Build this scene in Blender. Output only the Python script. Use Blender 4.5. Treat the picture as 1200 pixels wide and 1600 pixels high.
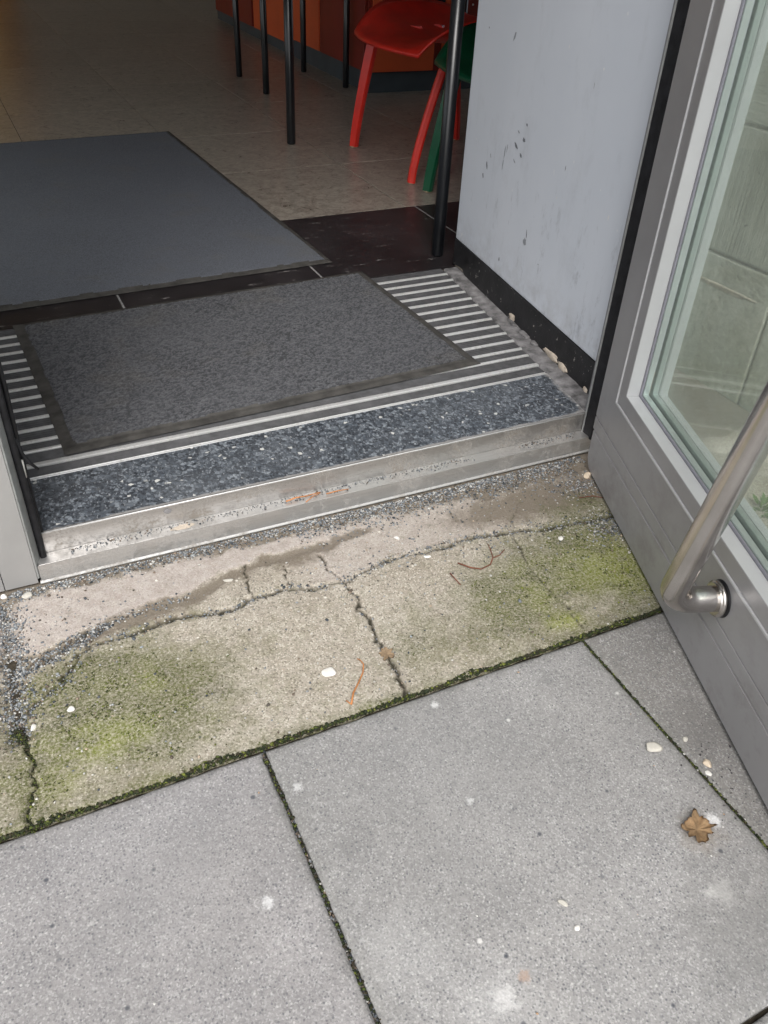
import bpy, bmesh, math, random
import numpy as np
from mathutils import Vector, Matrix, noise
random.seed(7); RNG = np.random.default_rng(11)
rad = math.radians
S = bpy.context.scene
for o in list(bpy.data.objects): bpy.data.objects.remove(o)
COL = S.collection

# ------------------------------------------------------------ camera
F_PX, YAW, PITCH, ROLL = 1292.4, -.467, -.6491, .0536          # focal length in pixels of the 1200 x 1600 photograph
CAM = np.array([.0265, -1.0861, .8735])
def cam_axes():
    cy, sy, cp, sp = math.cos(YAW), math.sin(YAW), math.cos(PITCH), math.sin(PITCH)
    f = np.array([-sy*cp, cy*cp, sp]); r = np.array([cy, sy, 0]); u = np.cross(r, f)
    c, s = math.cos(ROLL), math.sin(ROLL)
    return c*r+s*u, -s*r+c*u, f
AR, AU, AF = cam_axes()
cd = bpy.data.cameras.new('camera'); cam = bpy.data.objects.new('camera', cd); COL.objects.link(cam)
cam.matrix_world = Matrix([[AR[i], AU[i], -AF[i], CAM[i]] for i in range(3)]+[[0, 0, 0, 1]])
cd.sensor_fit = 'VERTICAL'; cd.sensor_height = 36; cd.lens = 36*F_PX/1600; cd.clip_start = .02; cd.clip_end = 500
S.camera = cam

# ------------------------------------------------------------ world, sun, exposure
SUN_EL, SUN_AZ = 52, 205        # azimuth: degrees clockwise from +Y
w = bpy.data.worlds.new("World"); S.world = w; w.use_nodes = True
nt = w.node_tree; nt.nodes.clear()
sky = nt.nodes.new('ShaderNodeTexSky'); sky.sky_type = 'NISHITA'; sky.sun_disc = False
sky.sun_elevation = rad(SUN_EL); sky.sun_rotation = rad(SUN_AZ); sky.air_density = 1.0; sky.dust_density = 4.0; sky.ozone_density = 1.0
hs = nt.nodes.new('ShaderNodeHueSaturation'); hs.inputs['Saturation'].default_value = .28
bg = nt.nodes.new('ShaderNodeBackground'); bg.inputs['Strength'].default_value = .13
wo = nt.nodes.new('ShaderNodeOutputWorld')
nt.links.new(sky.outputs[0], hs.inputs['Color']); nt.links.new(hs.outputs[0], bg.inputs[0]); nt.links.new(bg.outputs[0], wo.inputs[0])
sl = bpy.data.lights.new('sun', 'SUN'); sl.energy = .7; sl.angle = rad(40); sl.color = (1, .97, .93)
so = bpy.data.objects.new('sun', sl); COL.objects.link(so)
sd = Vector((math.sin(rad(SUN_AZ))*math.cos(rad(SUN_EL)), math.cos(rad(SUN_AZ))*math.cos(rad(SUN_EL)), math.sin(rad(SUN_EL))))
so.rotation_euler = sd.to_track_quat('Z', 'Y').to_euler()
S.view_settings.view_transform = 'Standard'; S.view_settings.look = 'None'
S.view_settings.gamma = 1; S.view_settings.use_curve_mapping = False
S.view_settings.exposure = 1.05
S.cycles.max_bounces = 10; S.cycles.transparent_max_bounces = 16; S.cycles.diffuse_bounces = 6; S.cycles.glossy_bounces = 5
S.cycles.use_denoising = True

# ------------------------------------------------------------ measuring: pixel of the photograph -> point on a horizontal plane
def G(u, v, z=0.):
    d = AF+AR*(u-600)/F_PX+AU*(800-v)/F_PX
    return CAM+(z-CAM[2])/d[2]*d
ZF = .0705                       # indoor floor level
IA = .0157                       # the interior grid is turned this much from the threshold
def II(x, y, z=ZF):              # interior frame -> world
    return (x*math.cos(IA)-y*math.sin(IA), x*math.sin(IA)+y*math.cos(IA), z)

# ------------------------------------------------------------ mesh helpers
def link(o, parent=None):
    COL.objects.link(o)
    if parent is not None: o.parent = parent
    return o
def tag(o, label=None, cat=None, group=None, kind=None):
    for k, v in (('label', label), ('category', cat), ('group', group), ('kind', kind)):
        if v: o[k] = v
    return o
def empty(name, loc=(0, 0, 0), rz=0., **k):
    o = bpy.data.objects.new(name, None); o.location = loc; o.rotation_euler.z = rz; o.empty_display_size = .05
    link(o); return tag(o, **k)
def finish(name, me, mats, parent=None, smooth=False, loc=None):
    for m in (mats if isinstance(mats, (list, tuple)) else [mats]): me.materials.append(m)
    if smooth: me.polygons.foreach_set('use_smooth', [True]*len(me.polygons))
    o = bpy.data.objects.new(name, me)
    if loc is not None: o.location = loc
    return link(o, parent)
def from_bm(name, bm, mats, parent=None, smooth=False, loc=None):
    me = bpy.data.meshes.new(name); bm.normal_update(); bm.to_mesh(me); bm.free()
    return finish(name, me, mats, parent, smooth, loc)
def raw(name, verts, faces, mats, parent=None, smooth=False, loc=None, cols=None, attrs=None, midx=None):
    me = bpy.data.meshes.new(name); verts = np.asarray(verts, np.float32)
    if isinstance(faces, np.ndarray):
        n = faces.shape[1]; me.vertices.add(len(verts)); me.vertices.foreach_set('co', verts.ravel())
        me.loops.add(faces.size); me.loops.foreach_set('vertex_index', faces.ravel().astype(np.int32))
        me.polygons.add(len(faces)); me.polygons.foreach_set('loop_start', np.arange(0, faces.size, n, dtype=np.int32))
        me.update(calc_edges=True); me.validate()
    else: me.from_pydata([tuple(v) for v in verts], [], faces)
    if cols is not None:
        a = me.color_attributes.new('tint', 'FLOAT_COLOR', 'POINT'); a.data.foreach_set('color', np.c_[cols, np.ones(len(cols))].astype(np.float32).ravel())
    for k, v in (attrs or {}).items():
        a = me.attributes.new(k, 'FLOAT', 'POINT'); a.data.foreach_set('value', np.asarray(v, np.float32))
    if midx is not None: me.polygons.foreach_set('material_index', midx)
    return finish(name, me, mats, parent, smooth, loc)
def bm_box(bm, a, b, bev=0., seg=2, M=None):
    a, b = Vector(a), Vector(b); t = bmesh.new(); bmesh.ops.create_cube(t, size=1)
    for v in t.verts: v.co = Vector([(a[i]+b[i])/2+v.co[i]*(b[i]-a[i]) for i in range(3)])
    if bev: bmesh.ops.bevel(t, geom=t.edges[:], offset=bev, segments=seg, affect='EDGES', profile=.6)
    if M is not None: t.transform(M)
    me = bpy.data.meshes.new('t'); t.to_mesh(me); t.free(); bm.from_mesh(me); bpy.data.meshes.remove(me)
def box(name, a, b, mat, parent=None, bev=0., seg=2, M=None, smooth=False):
    bm = bmesh.new(); bm_box(bm, a, b, bev, seg, M); return from_bm(name, bm, mat, parent, smooth)
def bm_tube(bm, pts, r, n=12, cap=True, flat=None):
    pts = [Vector(p) for p in pts]; rs = r if isinstance(r, (list, tuple)) else [r]*len(pts)
    t0 = (pts[1]-pts[0]).normalized(); up = Vector((0, 0, 1)) if abs(t0.z) < .9 else Vector((0, 1, 0))
    x = t0.cross(up).normalized(); rings = []
    for i, p in enumerate(pts):
        t = ((pts[min(i+1, len(pts)-1)]-pts[i]).normalized()+(pts[i]-pts[max(i-1, 0)]).normalized()).normalized()
        x = (x-t*x.dot(t)).normalized(); y = t.cross(x)
        ring = []
        for k in range(n):
            a = 2*math.pi*k/n; q = (math.cos(a), math.sin(a))
            ring.append(bm.verts.new(p+x*q[0]*rs[i]+y*q[1]*rs[i]*(flat or 1)))
        rings.append(ring)
    for A, B in zip(rings, rings[1:]):
        for k in range(n): bm.faces.new((A[k], A[(k+1) % n], B[(k+1) % n], B[k]))
    if cap: bm.faces.new(rings[0][::-1]); bm.faces.new(rings[-1])
def tube(name, pts, r, mat, parent=None, n=12, flat=None, smooth=True):
    bm = bmesh.new(); bm_tube(bm, pts, r, n, True, flat); bmesh.ops.recalc_face_normals(bm, faces=bm.faces)
    return from_bm(name, bm, mat, parent, smooth)
def prism(name, prof, axis_pts, mat, parent=None, bev=0.):
    """closed profile (list of (y,z)) carried from x0 to x1"""
    bm = bmesh.new(); x0, x1 = axis_pts
    A = [bm.verts.new((x0, y, z)) for y, z in prof]; B = [bm.verts.new((x1, y, z)) for y, z in prof]
    n = len(prof)
    for i in range(n): bm.faces.new((A[i], A[(i+1) % n], B[(i+1) % n], B[i]))
    bm.faces.new(A[::-1]); bm.faces.new(B)
    bmesh.ops.recalc_face_normals(bm, faces=bm.faces)
    if bev: bmesh.ops.bevel(bm, geom=[e for e in bm.edges if abs(e.verts[0].co.x-e.verts[1].co.x) > .01], offset=bev, segments=2, affect='EDGES')
    return from_bm(name, bm, mat, parent)
def copy_of(o, parent=None, loc=None):
    c = o.copy(); COL.objects.link(c); c.parent = parent if parent is not None else o.parent
    if loc is not None: c.location = loc
    return c
def copy_tree(o, parent=None):
    c = o.copy(); COL.objects.link(c); c.parent = parent
    for ch in list(o.children): copy_tree(ch, c)
    return c
def fbm(x, y, sc, oct=4, seed=0):
    """cheap value noise in numpy, -1..1"""
    out = np.zeros_like(x, dtype=float); amp = 1.; tot = 0
    for k in range(oct):
        t = np.random.default_rng(seed*17+k).random((256, 256))*2-1
        xs, ys = x*sc, y*sc; xi, yi = np.floor(xs).astype(int), np.floor(ys).astype(int)
        fx, fy = xs-xi, ys-yi; fx, fy = fx*fx*(3-2*fx), fy*fy*(3-2*fy)
        g = lambda a, b: t[a % 256, b % 256]
        out += amp*((g(xi, yi)*(1-fx)+g(xi+1, yi)*fx)*(1-fy)+(g(xi, yi+1)*(1-fx)+g(xi+1, yi+1)*fx)*fy)
        tot += amp; amp *= .5; sc *= 2.03
    return out/tot

# ------------------------------------------------------------ node material builder
class NB:
    def __init__(s, name):
        s.m = bpy.data.materials.new(name); s.m.use_nodes = True; s.t = s.m.node_tree; s.t.nodes.clear()
        s.out = s.n('ShaderNodeOutputMaterial')
    def n(s, typ, **k):
        x = s.t.nodes.new(typ)
        for a, b in k.items(): setattr(x, a, b)
        return x
    def set(s, sock, v):
        if hasattr(v, 'is_linked') or isinstance(v, bpy.types.NodeSocket): s.t.links.new(v, sock)
        elif isinstance(v, (tuple, list)) and len(v) == 3 and sock.type == 'RGBA': sock.default_value = (*v, 1)
        else: sock.default_value = v
    def pos(s): return s.n('ShaderNodeNewGeometry').outputs['Position']
    def obj(s): return s.n('ShaderNodeTexCoord').outputs['Object']
    def noise(s, vec, scale, detail=4, rough=.55, dist=0.):
        x = s.n('ShaderNodeTexNoise'); s.set(x.inputs['Vector'], vec); x.inputs['Scale'].default_value = scale
        x.inputs['Detail'].default_value = detail; x.inputs['Roughness'].default_value = rough; x.inputs['Distortion'].default_value = dist
        return x.outputs['Fac']
    def vor(s, vec, scale, feat='F1', out='Distance', rnd=1.):
        x = s.n('ShaderNodeTexVoronoi', feature=feat); s.set(x.inputs['Vector'], vec); x.inputs['Scale'].default_value = scale
        x.inputs['Randomness'].default_value = rnd; return x.outputs[out]
    def ramp(s, fac, *stops, interp='LINEAR'):
        x = s.n('ShaderNodeValToRGB'); s.set(x.inputs[0], fac); e = x.color_ramp.elements; x.color_ramp.interpolation = interp
        while len(e) < len(stops): e.new(.5)
        for q, (p, c) in zip(e, stops):
            q.position = p; q.color = (c, c, c, 1) if not isinstance(c, (tuple, list)) else (*c, 1)
        return x.outputs[0]
    def mix(s, fac, a, b, mode='MIX'):
        x = s.n('ShaderNodeMix', data_type='RGBA', blend_type=mode); s.set(x.inputs[0], fac); s.set(x.inputs[6], a); s.set(x.inputs[7], b)
        return x.outputs[2]
    def math(s, op, a, b=0., c=0., clamp=False):
        x = s.n('ShaderNodeMath', operation=op, use_clamp=clamp); s.set(x.inputs[0], a); s.set(x.inputs[1], b); s.set(x.inputs[2], c)
        return x.outputs[0]
    def attr(s, name, out='Fac'): return s.n('ShaderNodeAttribute', attribute_name=name).outputs[out]
    def map(s, vec, scale=(1, 1, 1), rot=(0, 0, 0), loc=(0, 0, 0)):
        x = s.n('ShaderNodeMapping'); s.set(x.inputs[0], vec); x.inputs['Scale'].default_value = scale; x.inputs['Rotation'].default_value = rot
        x.inputs['Location'].default_value = loc; return x.outputs[0]
    def sep(s, vec): return s.n_link('ShaderNodeSeparateXYZ', vec).outputs
    def n_link(s, typ, v): x = s.n(typ); s.set(x.inputs[0], v); return x
    def bump(s, h, strength=.5, dist=.001, nrm=None):
        x = s.n('ShaderNodeBump'); s.set(x.inputs['Height'], h); x.inputs['Strength'].default_value = strength; x.inputs['Distance'].default_value = dist
        if nrm is not None: s.set(x.inputs['Normal'], nrm)
        return x.outputs[0]
    def done(s, col, rough=.8, metal=0., nrm=None, spec=.5, **k):
        p = s.n('ShaderNodeBsdfPrincipled'); s.set(p.inputs['Base Color'], col); s.set(p.inputs['Roughness'], rough); s.set(p.inputs['Metallic'], metal)
        s.set(p.inputs['Specular IOR Level'], spec)
        if nrm is not None: s.set(p.inputs['Normal'], nrm)
        for a, b in k.items(): s.set(p.inputs[a.replace('_', ' ')], b)
        s.t.links.new(p.outputs[0], s.out.inputs[0]); return s.m

def mat_paver():
    b = NB('paver_concrete'); P = b.pos()
    blot = b.noise(P, 3.2, 5, .6); blot2 = b.noise(P, 17, 4, .6)
    base = b.mix(b.ramp(blot, (.3, 0.), (.7, 1.)), (.275, .272, .268), (.37, .362, .353))
    base = b.mix(b.math('MULTIPLY', b.ramp(blot2, (.45, 0.), (.7, 1.)), .35), base, (.2, .2, .2))
    oin = b.n('ShaderNodeObjectInfo'); oi = oin.outputs['Random']
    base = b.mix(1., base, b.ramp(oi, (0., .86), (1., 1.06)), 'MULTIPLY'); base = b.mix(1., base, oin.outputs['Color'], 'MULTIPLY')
    x = b.n('ShaderNodeTexVoronoi'); b.set(x.inputs['Vector'], P); x.inputs['Scale'].default_value = 300
    cellc = b.sep(x.outputs['Color']); d = x.outputs['Distance']
    stone = b.ramp(d, (.28, 1.), (.46, 0.))
    dark = b.math('MULTIPLY', b.ramp(cellc[0], (.68, 0.), (.75, 1.)), stone)
    base = b.mix(b.math('MULTIPLY', dark, .66), base, (.075, .08, .095))
    lite = b.math('MULTIPLY', b.ramp(cellc[1], (.90, 0.), (.95, .8)), stone)
    base = b.mix(b.math('MULTIPLY', lite, .75), base, (.60, .59, .57))
    y = b.n('ShaderNodeTexVoronoi'); b.set(y.inputs['Vector'], P); y.inputs['Scale'].default_value = 520
    c2 = b.sep(y.outputs['Color'])
    base = b.mix(b.math('MULTIPLY', b.ramp(c2[0], (.0, 1.), (.5, 0.)), .48), base, (.125, .125, .135))
    base = b.mix(b.math('MULTIPLY', b.ramp(c2[1], (.64, 0.), (1., 1.)), .5), base, (.52, .515, .505))
    big = b.n('ShaderNodeTexVoronoi'); b.set(big.inputs['Vector'], P); big.inputs['Scale'].default_value = 55
    c3 = b.sep(big.outputs['Color']); bs = b.math('MULTIPLY', b.ramp(big.outputs['Distance'], (.1, 1.), (.2, 0.)), b.ramp(c3[0], (.90, 0.), (.93, 1.)))
    base = b.mix(bs, base, b.mix(b.ramp(c3[1], (.6, 0.), (.75, 1.)), (.07, .075, .09), (.62, .61, .59)))
    wh = b.math('MULTIPLY', b.ramp(b.noise(P, 9, 5, .7), (.66, 0.), (.78, 1.)), b.ramp(b.noise(P, 140, 3, .7), (.4, 0.), (.62, 1.)))
    base = b.mix(b.math('MULTIPLY', wh, .7), base, (.68, .68, .67))
    scr = b.math('MULTIPLY', b.ramp(b.noise(b.map(P, (30, 9, 1), (0, 0, .7)), 1., 6, .8, 1.5), (.70, 0.), (.76, 1.)), b.ramp(b.noise(P, 2.6, 3, .6), (.5, 0.), (.62, 1.)))
    base = b.mix(b.math('MULTIPLY', scr, .45), base, (.62, .62, .61))
    damp = b.ramp(b.noise(b.map(P, (1, 1, 1), (0, 0, 0), (3.3, 1.2, 0)), 2.6, 6, .65), (.46, 0.), (.62, 1.)); base = b.mix(b.math('MULTIPLY', damp, .24), base, (.16, .155, .148))
    for (u, v, rr, am, cc) in ((1128, 1392, .020, .55, (.58, .57, .55)), (790, 1560, .016, .5, (.66, .65, .64)), (780, 1575, .05, .16, (.56, .56, .55)), (418, 1408, .009, .6, (.68, .68, .68)), (1115, 1280, .012, .9, (.68, .68, .68)), (465, 1228, .008, .6, (.62, .62, .62)), (735, 1250, .006, .6, (.68, .68, .68)), (680, 1100, .007, .8, (.7, .7, .7)), (640, 1480, .06, .12, (.55, .55, .54)),
                             (1180, 1450, .10, .45, (.15, .15, .145)), (1100, 1130, .06, .4, (.13, .125, .12)), (820, 1525, .008, .6, (.36, .24, .17)), (1095, 1300, .032, .35, (.2, .165, .12)), (700, 1180, .16, .22, (.2, .2, .2)), (240, 1300, .15, .2, (.2, .2, .205))):
        dn = b.n('ShaderNodeVectorMath', operation='DISTANCE'); b.set(dn.inputs[0], P); c_ = G(u, v); dn.inputs[1].default_value = (c_[0], c_[1], 0)
        f_ = b.math('ADD', b.math('DIVIDE', dn.outputs['Value'], rr), b.math('MULTIPLY', b.math('SUBTRACT', b.noise(P, min(240, 2.2/rr), 6, .75), .5), 2.6))
        base = b.mix(b.math('MULTIPLY', b.ramp(f_, (.35, 1.), (1., 0.)), am), base, cc)
    rust = b.ramp(b.noise(P, 33, 3, .6), (.74, 0.), (.80, 1.)); base = b.mix(b.math('MULTIPLY', rust, .35), base, (.38, .24, .16))
    dirt = b.math('MULTIPLY', b.attr('edge'), b.ramp(b.noise(P, 60, 4, .7), (.35, .3), (.65, 1.)))
    base = b.mix(b.math('MULTIPLY', dirt, .5), base, (.10, .10, .085))
    sx = b.ramp(b.sep(P)[0], (0., 0.), (1., 1.))
    h = b.math('ADD', b.math('MULTIPLY', b.noise(P, 420, 3, .7), 1.), b.math('MULTIPLY', d, -.5))
    return b.done(base, b.math('ADD', b.math('MULTIPLY', blot, .2), .72), nrm=b.bump(h, .55, .0011), spec=.3)

def mat_strip():
    b = NB('old_concrete'); P = b.pos()
    moss, dirt, crack, patch = (b.attr(k) for k in ('moss', 'dirt', 'crack', 'patch'))
    n1 = b.noise(P, 6, 5, .6); n2 = b.noise(P, 45, 5, .7); n3 = b.noise(P, 260, 4, .75)
    base = b.mix(b.ramp(n1, (.3, 0.), (.7, 1.)), (.31, .275, .225), (.43, .395, .34))
    base = b.mix(b.ramp(n2, (.35, .5), (.6, 0.)), base, (.26, .225, .175))
    base = b.mix(patch, base, b.mix(b.ramp(n2, (.3, 0.), (.7, 1.)), (.33, .285, .255), (.44, .40, .37)))
    x = b.n('ShaderNodeTexVoronoi'); b.set(x.inputs['Vector'], P); x.inputs['Scale'].default_value = 470
    c = b.sep(x.outputs['Color']); d = x.outputs['Distance']
    grain = b.math('SUBTRACT', 1., b.math('MULTIPLY', patch, .6))
    base = b.mix(b.math('MULTIPLY', b.ramp(c[0], (.70, 0.), (.9, .55)), grain), base, (.62, .58, .50))
    base = b.mix(b.math('MULTIPLY', b.ramp(c[1], (.0, .8), (.30, 0.)), grain), base, (.13, .115, .09))
    big = b.n('ShaderNodeTexVoronoi'); b.set(big.inputs['Vector'], P); big.inputs['Scale'].default_value = 70
    c3 = b.sep(big.outputs['Color']); bs = b.math('MULTIPLY', b.ramp(big.outputs['Distance'], (.1, 1.), (.18, 0.)), b.ramp(c3[0], (.88, 0.), (.92, 1.)))
    base = b.mix(bs, base, b.mix(b.ramp(c3[1], (.4, 0.), (.6, 1.)), (.09, .09, .10), (.72, .69, .62)))
    # brown dirt
    df = b.ramp(b.math('ADD', dirt, b.math('MULTIPLY', b.math('SUBTRACT', n2, .5), 1.5)), (.28, 0.), (.75, 1.))
    base = b.mix(b.math('MULTIPLY', df, .82), base, b.mix(n3, (.085, .068, .05), (.22, .185, .145)))
    # moss film
    mm = b.math('ADD', moss, b.math('MULTIPLY', b.math('SUBTRACT', b.noise(P, 36, 8, .8), .5), 1.9))
    mf = b.ramp(mm, (.10, 0.), (.40, .5), (.85, .97))
    gcol = b.mix(b.ramp(b.attr('bright'), (0., 0.), (1., 1.)), (.11, .12, .036), (.235, .28, .016))
    gcol = b.mix(b.ramp(n3, (.35, .55), (.65, 0.)), gcol, (.045, .048, .018))
    gcol = b.mix(b.math('MULTIPLY', b.ramp(b.noise(P, 19, 6, .75), (.50, 0.), (.64, 1.)), .75), gcol, (.05, .055, .022))
    base = b.mix(b.math('MULTIPLY', mf, b.ramp(n3, (.40, 1.), (.62, .25))), base, gcol)
    base = b.mix(b.ramp(crack, (.25, 0.), (.85, 1.)), base, b.mix(n3, (.02, .019, .014), (.075, .07, .05)))
    h = b.math('ADD', n3, b.math('MULTIPLY', d, -.4))
    return b.done(base, .9, nrm=b.bump(h, .6, .0014), spec=.25)

def mat_simple(name, col, rough=.6, metal=0., var=.15, sc=40, bump=0., bsc=300, spec=.5, **k):
    b = NB(name); P = b.obj(); n = b.noise(P, sc, 5, .6)
    dk = tuple(c*(1-var) for c in col); lt = tuple(min(1, c*(1+var)) for c in col)
    base = b.mix(b.ramp(n, (.3, 0.), (.7, 1.)), dk, lt)
    nr = b.bump(b.noise(P, bsc, 3, .6), bump, .001) if bump else None
    return b.done(base, rough, metal, nr, spec, **k)

def mat_attr(name, rough=.8, spec=.3, mul=1.):
    b = NB(name); c = b.attr('tint', 'Color')
    c = b.mix(b.ramp(b.noise(b.pos(), 500, 2, .6), (.3, .45), (.7, 0.)), c, (0.04, .04, .04))
    return b.done(c, rough, spec=spec)

def mat_alu(name, col=(.62, .61, .59), metal=.85, rough=.38, dirt=.5, streak=True):
    b = NB(name); P = b.pos(); n = b.noise(P, 14, 6, .65); f = b.noise(P, 160, 5, .7)
    s = b.noise(b.map(P, (6, 300, 300)), 1., 4, .6)
    base = b.mix(b.ramp(s, (.3, 0.), (.7, 1.)), tuple(c*.86 for c in col), col)
    dm = b.ramp(b.math('ADD', n, b.math('MULTIPLY', b.math('SUBTRACT', f, .5), .7)), (.5, 0.), (.68, 1.))
    base = b.mix(b.math('MULTIPLY', dm, dirt), base, (.20, .175, .145))
    scr = b.ramp(b.noise(b.map(P, (9, 160, 160), (0, .15, .1)), 1., 5, .8, .8), (.60, 0.), (.64, 1.)); base = b.mix(b.math('MULTIPLY', scr, .5*dirt), base, (.30, .285, .27))
    sp = b.ramp(b.noise(P, 420, 3, .7), (.64, 0.), (.72, 1.))
    base = b.mix(b.math('MULTIPLY', sp, dirt*.9), base, (.09, .08, .07))
    ro = b.math('ADD', rough, b.math('MULTIPLY', dm, .3))
    me = b.math('MULTIPLY', metal, b.math('SUBTRACT', 1., b.math('MULTIPLY', dm, .8*dirt)))
    return b.done(base, ro, me, b.bump(b.math('ADD', s, b.math('MULTIPLY', f, .7)), .12, .0006))

def mat_steel():
    b = NB('brushed_steel'); P = b.obj(); n = b.noise(P, 18, 4, .6); f = b.noise(b.map(P, (260, 260, 30)), 1., 3, .6)
    col = b.mix(b.ramp(n, (.3, 0.), (.7, 1.)), (.52, .49, .46), (.66, .63, .60))
    sp = b.ramp(b.noise(P, 150, 3, .6), (.72, 0.), (.77, 1.)); col = b.mix(b.math('MULTIPLY', sp, .5), col, (.16, .13, .10))
    return b.done(col, b.math('ADD', .13, b.math('MULTIPLY', n, .16)), 1., b.bump(f, .02, .0002))

def mat_terrazzo():
    b = NB('dark_terrazzo'); P = b.pos()
    Pd = b.n('ShaderNodeVectorMath', operation='ADD'); b.set(Pd.inputs[0], P)
    nn = b.n('ShaderNodeTexNoise'); b.set(nn.inputs['Vector'], P); nn.inputs['Scale'].default_value = 120
    sc = b.n('ShaderNodeVectorMath', operation='SCALE'); b.set(sc.inputs[0], nn.outputs['Color']); sc.inputs['Scale'].default_value = .006
    b.t.links.new(sc.outputs[0], Pd.inputs[1]); P2 = Pd.outputs[0]
    x = b.n('ShaderNodeTexVoronoi'); b.set(x.inputs['Vector'], b.map(P2, (1, 1, .02))); x.inputs['Scale'].default_value = 165
    e = b.vor(b.map(P2, (1, 1, .02)), 165, 'DISTANCE_TO_EDGE'); c = b.sep(x.outputs['Color'])
    chip = b.ramp(c[0], (0., (.010, .013, .018)), (.4, (.026, .031, .040)), (.72, (.085, .10, .12)), (1., (.26, .29, .32)))
    fy = b.n('ShaderNodeTexVoronoi'); b.set(fy.inputs['Vector'], b.map(P2, (1.6, 1, .02), (0, 0, .6))); fy.inputs['Scale'].default_value = 270; fc = b.sep(fy.outputs['Color'])
    chip = b.mix(b.ramp(fc[0], (.62, 0.), (.70, .8)), chip, b.ramp(fc[1], (0., (.012, .015, .02)), (.6, (.10, .115, .135)), (1., (.36, .385, .41))))
    chip = b.mix(b.ramp(c[1], (.984, 0.), (.987, 1.)), chip, (.60, .60, .57))
    col = b.mix(b.ramp(e, (.02, .8), (.10, 0.)), chip, (.062, .070, .08))
    g = b.noise(P, 300, 4, .7)
    col = b.mix(b.ramp(g, (.48, 0.), (.72, .45)), col, (.15, .165, .185))
    haze = b.noise(P, 8, 4, .6)
    col = b.mix(b.ramp(haze, (.4, .0), (.75, .22)), col, (.20, .21, .22))
    edge = b.attr('edge')
    col = b.mix(b.ramp(b.math('ADD', edge, b.math('MULTIPLY', b.math('SUBTRACT', b.noise(P, 60, 5, .7), .5), .9)), (.5, 0.), (.75, .9)), col, (.30, .29, .28))
    return b.done(col, b.math('ADD', .32, b.math('MULTIPLY', g, .3)), nrm=b.bump(g, .15, .0005), spec=.5)

def mat_pile(name, dark, lite, sc, bump=.7):
    b = NB(name); P = b.pos()
    n = b.noise(P, sc*2.2, 4, .75); v = b.vor(P, sc, 'F1')
    big = b.noise(P, 5, 4, .6)
    t = b.math('ADD', b.math('MULTIPLY', n, 1.7), b.math('SUBTRACT', b.math('MULTIPLY', b.attr('pile'), .75), .62))
    col = b.mix(b.ramp(t, (.05, 0.), (1., 1.)), dark, lite)
    col = b.mix(b.ramp(big, (.35, .0), (.7, .35)), col, tuple((a+c)/2*1.35 for a, c in zip(dark, lite)))
    lint = b.math('MULTIPLY', b.ramp(b.noise(P, 260, 2, .5), (.74, 0.), (.78, 1.)), b.ramp(b.noise(P, 11, 2, .5), (.45, 0.), (.6, 1.)))
    col = b.mix(b.math('MULTIPLY', lint, .5), col, (.45, .44, .40))
    tan = b.ramp(b.noise(P, 7, 3, .6), (.55, 0.), (.75, .25)); col = b.mix(tan, col, (.14, .125, .10))
    return b.done(col, .93, nrm=b.bump(n, bump, .002), spec=.15)

def mat_wallpaint():
    b = NB('blue_grey_wall_paint'); P = b.obj(); s = b.sep(P)
    n = b.noise(P, 3, 4, .55)
    col = b.mix(b.ramp(n, (.3, 0.), (.7, 1.)), (.53, .565, .62), (.58, .61, .66))
    # rubbed grey scuffs in a band at shoe and trolley height
    sc = b.ramp(b.noise(b.map(P, (1, 22, 8)), 1., 6, .8), (.56, 0.), (.68, 1.))
    band = b.math('MULTIPLY', b.ramp(s[2], (.03, 0.), (.12, 1.)), b.ramp(s[2], (.30, 1.), (.5, 0.)))
    col = b.mix(b.math('MULTIPLY', b.math('MULTIPLY', sc, band), .5), col, (.20, .21, .23))
    smd = b.math('MULTIPLY', b.ramp(b.noise(b.map(P, (1, 9, 4), (0, 0, 0), (0, 2.2, 1)), 1., 5, .7), (.55, 0.), (.72, 1.)), b.ramp(b.noise(P, 120, 3, .7), (.3, .3), (.6, 1.)))
    col = b.mix(b.math('MULTIPLY', smd, .32), col, (.33, .345, .37))
    low = b.math('MULTIPLY', b.ramp(s[2], (.12, 1.), (.24, 0.)), b.ramp(b.noise(P, 24, 5, .7), (.42, 0.), (.66, 1.)))
    col = b.mix(b.math('MULTIPLY', low, .5), col, (.24, .23, .22))
    chips = b.ramp(b.vor(P, 16, 'F1'), (.035, 1.), (.055, 0.))
    col = b.mix(b.math('MULTIPLY', chips, .6), col, (.66, .67, .69))
    fine = b.noise(P, 420, 3, .6); mid = b.noise(b.map(P, (1, 1, .35)), 60, 4, .6)
    h = b.math('ADD', b.math('MULTIPLY', fine, .35), b.math('ADD', mid, b.math('MULTIPLY', chips, .8)))
    return b.done(col, .5, nrm=b.bump(h, .22, .0012), spec=.4)

def mat_skirting():
    b = NB('black_skirting_paint'); P = b.pos()
    ch = b.math('MULTIPLY', b.ramp(b.noise(P, 95, 4, .7), (.64, 0.), (.67, 1.)), b.ramp(b.noise(P, 14, 3, .6), (.42, 0.), (.55, 1.)))
    col = b.mix(b.ramp(b.noise(P, 25, 4, .6), (.3, 0.), (.7, 1.)), (.008, .008, .009), (.022, .022, .024))
    col = b.mix(ch, col, (.42, .40, .37))
    return b.done(col, .45, nrm=b.bump(b.math('SUBTRACT', b.noise(P, 120, 3, .6), ch), .3, .001), spec=.35)

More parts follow.
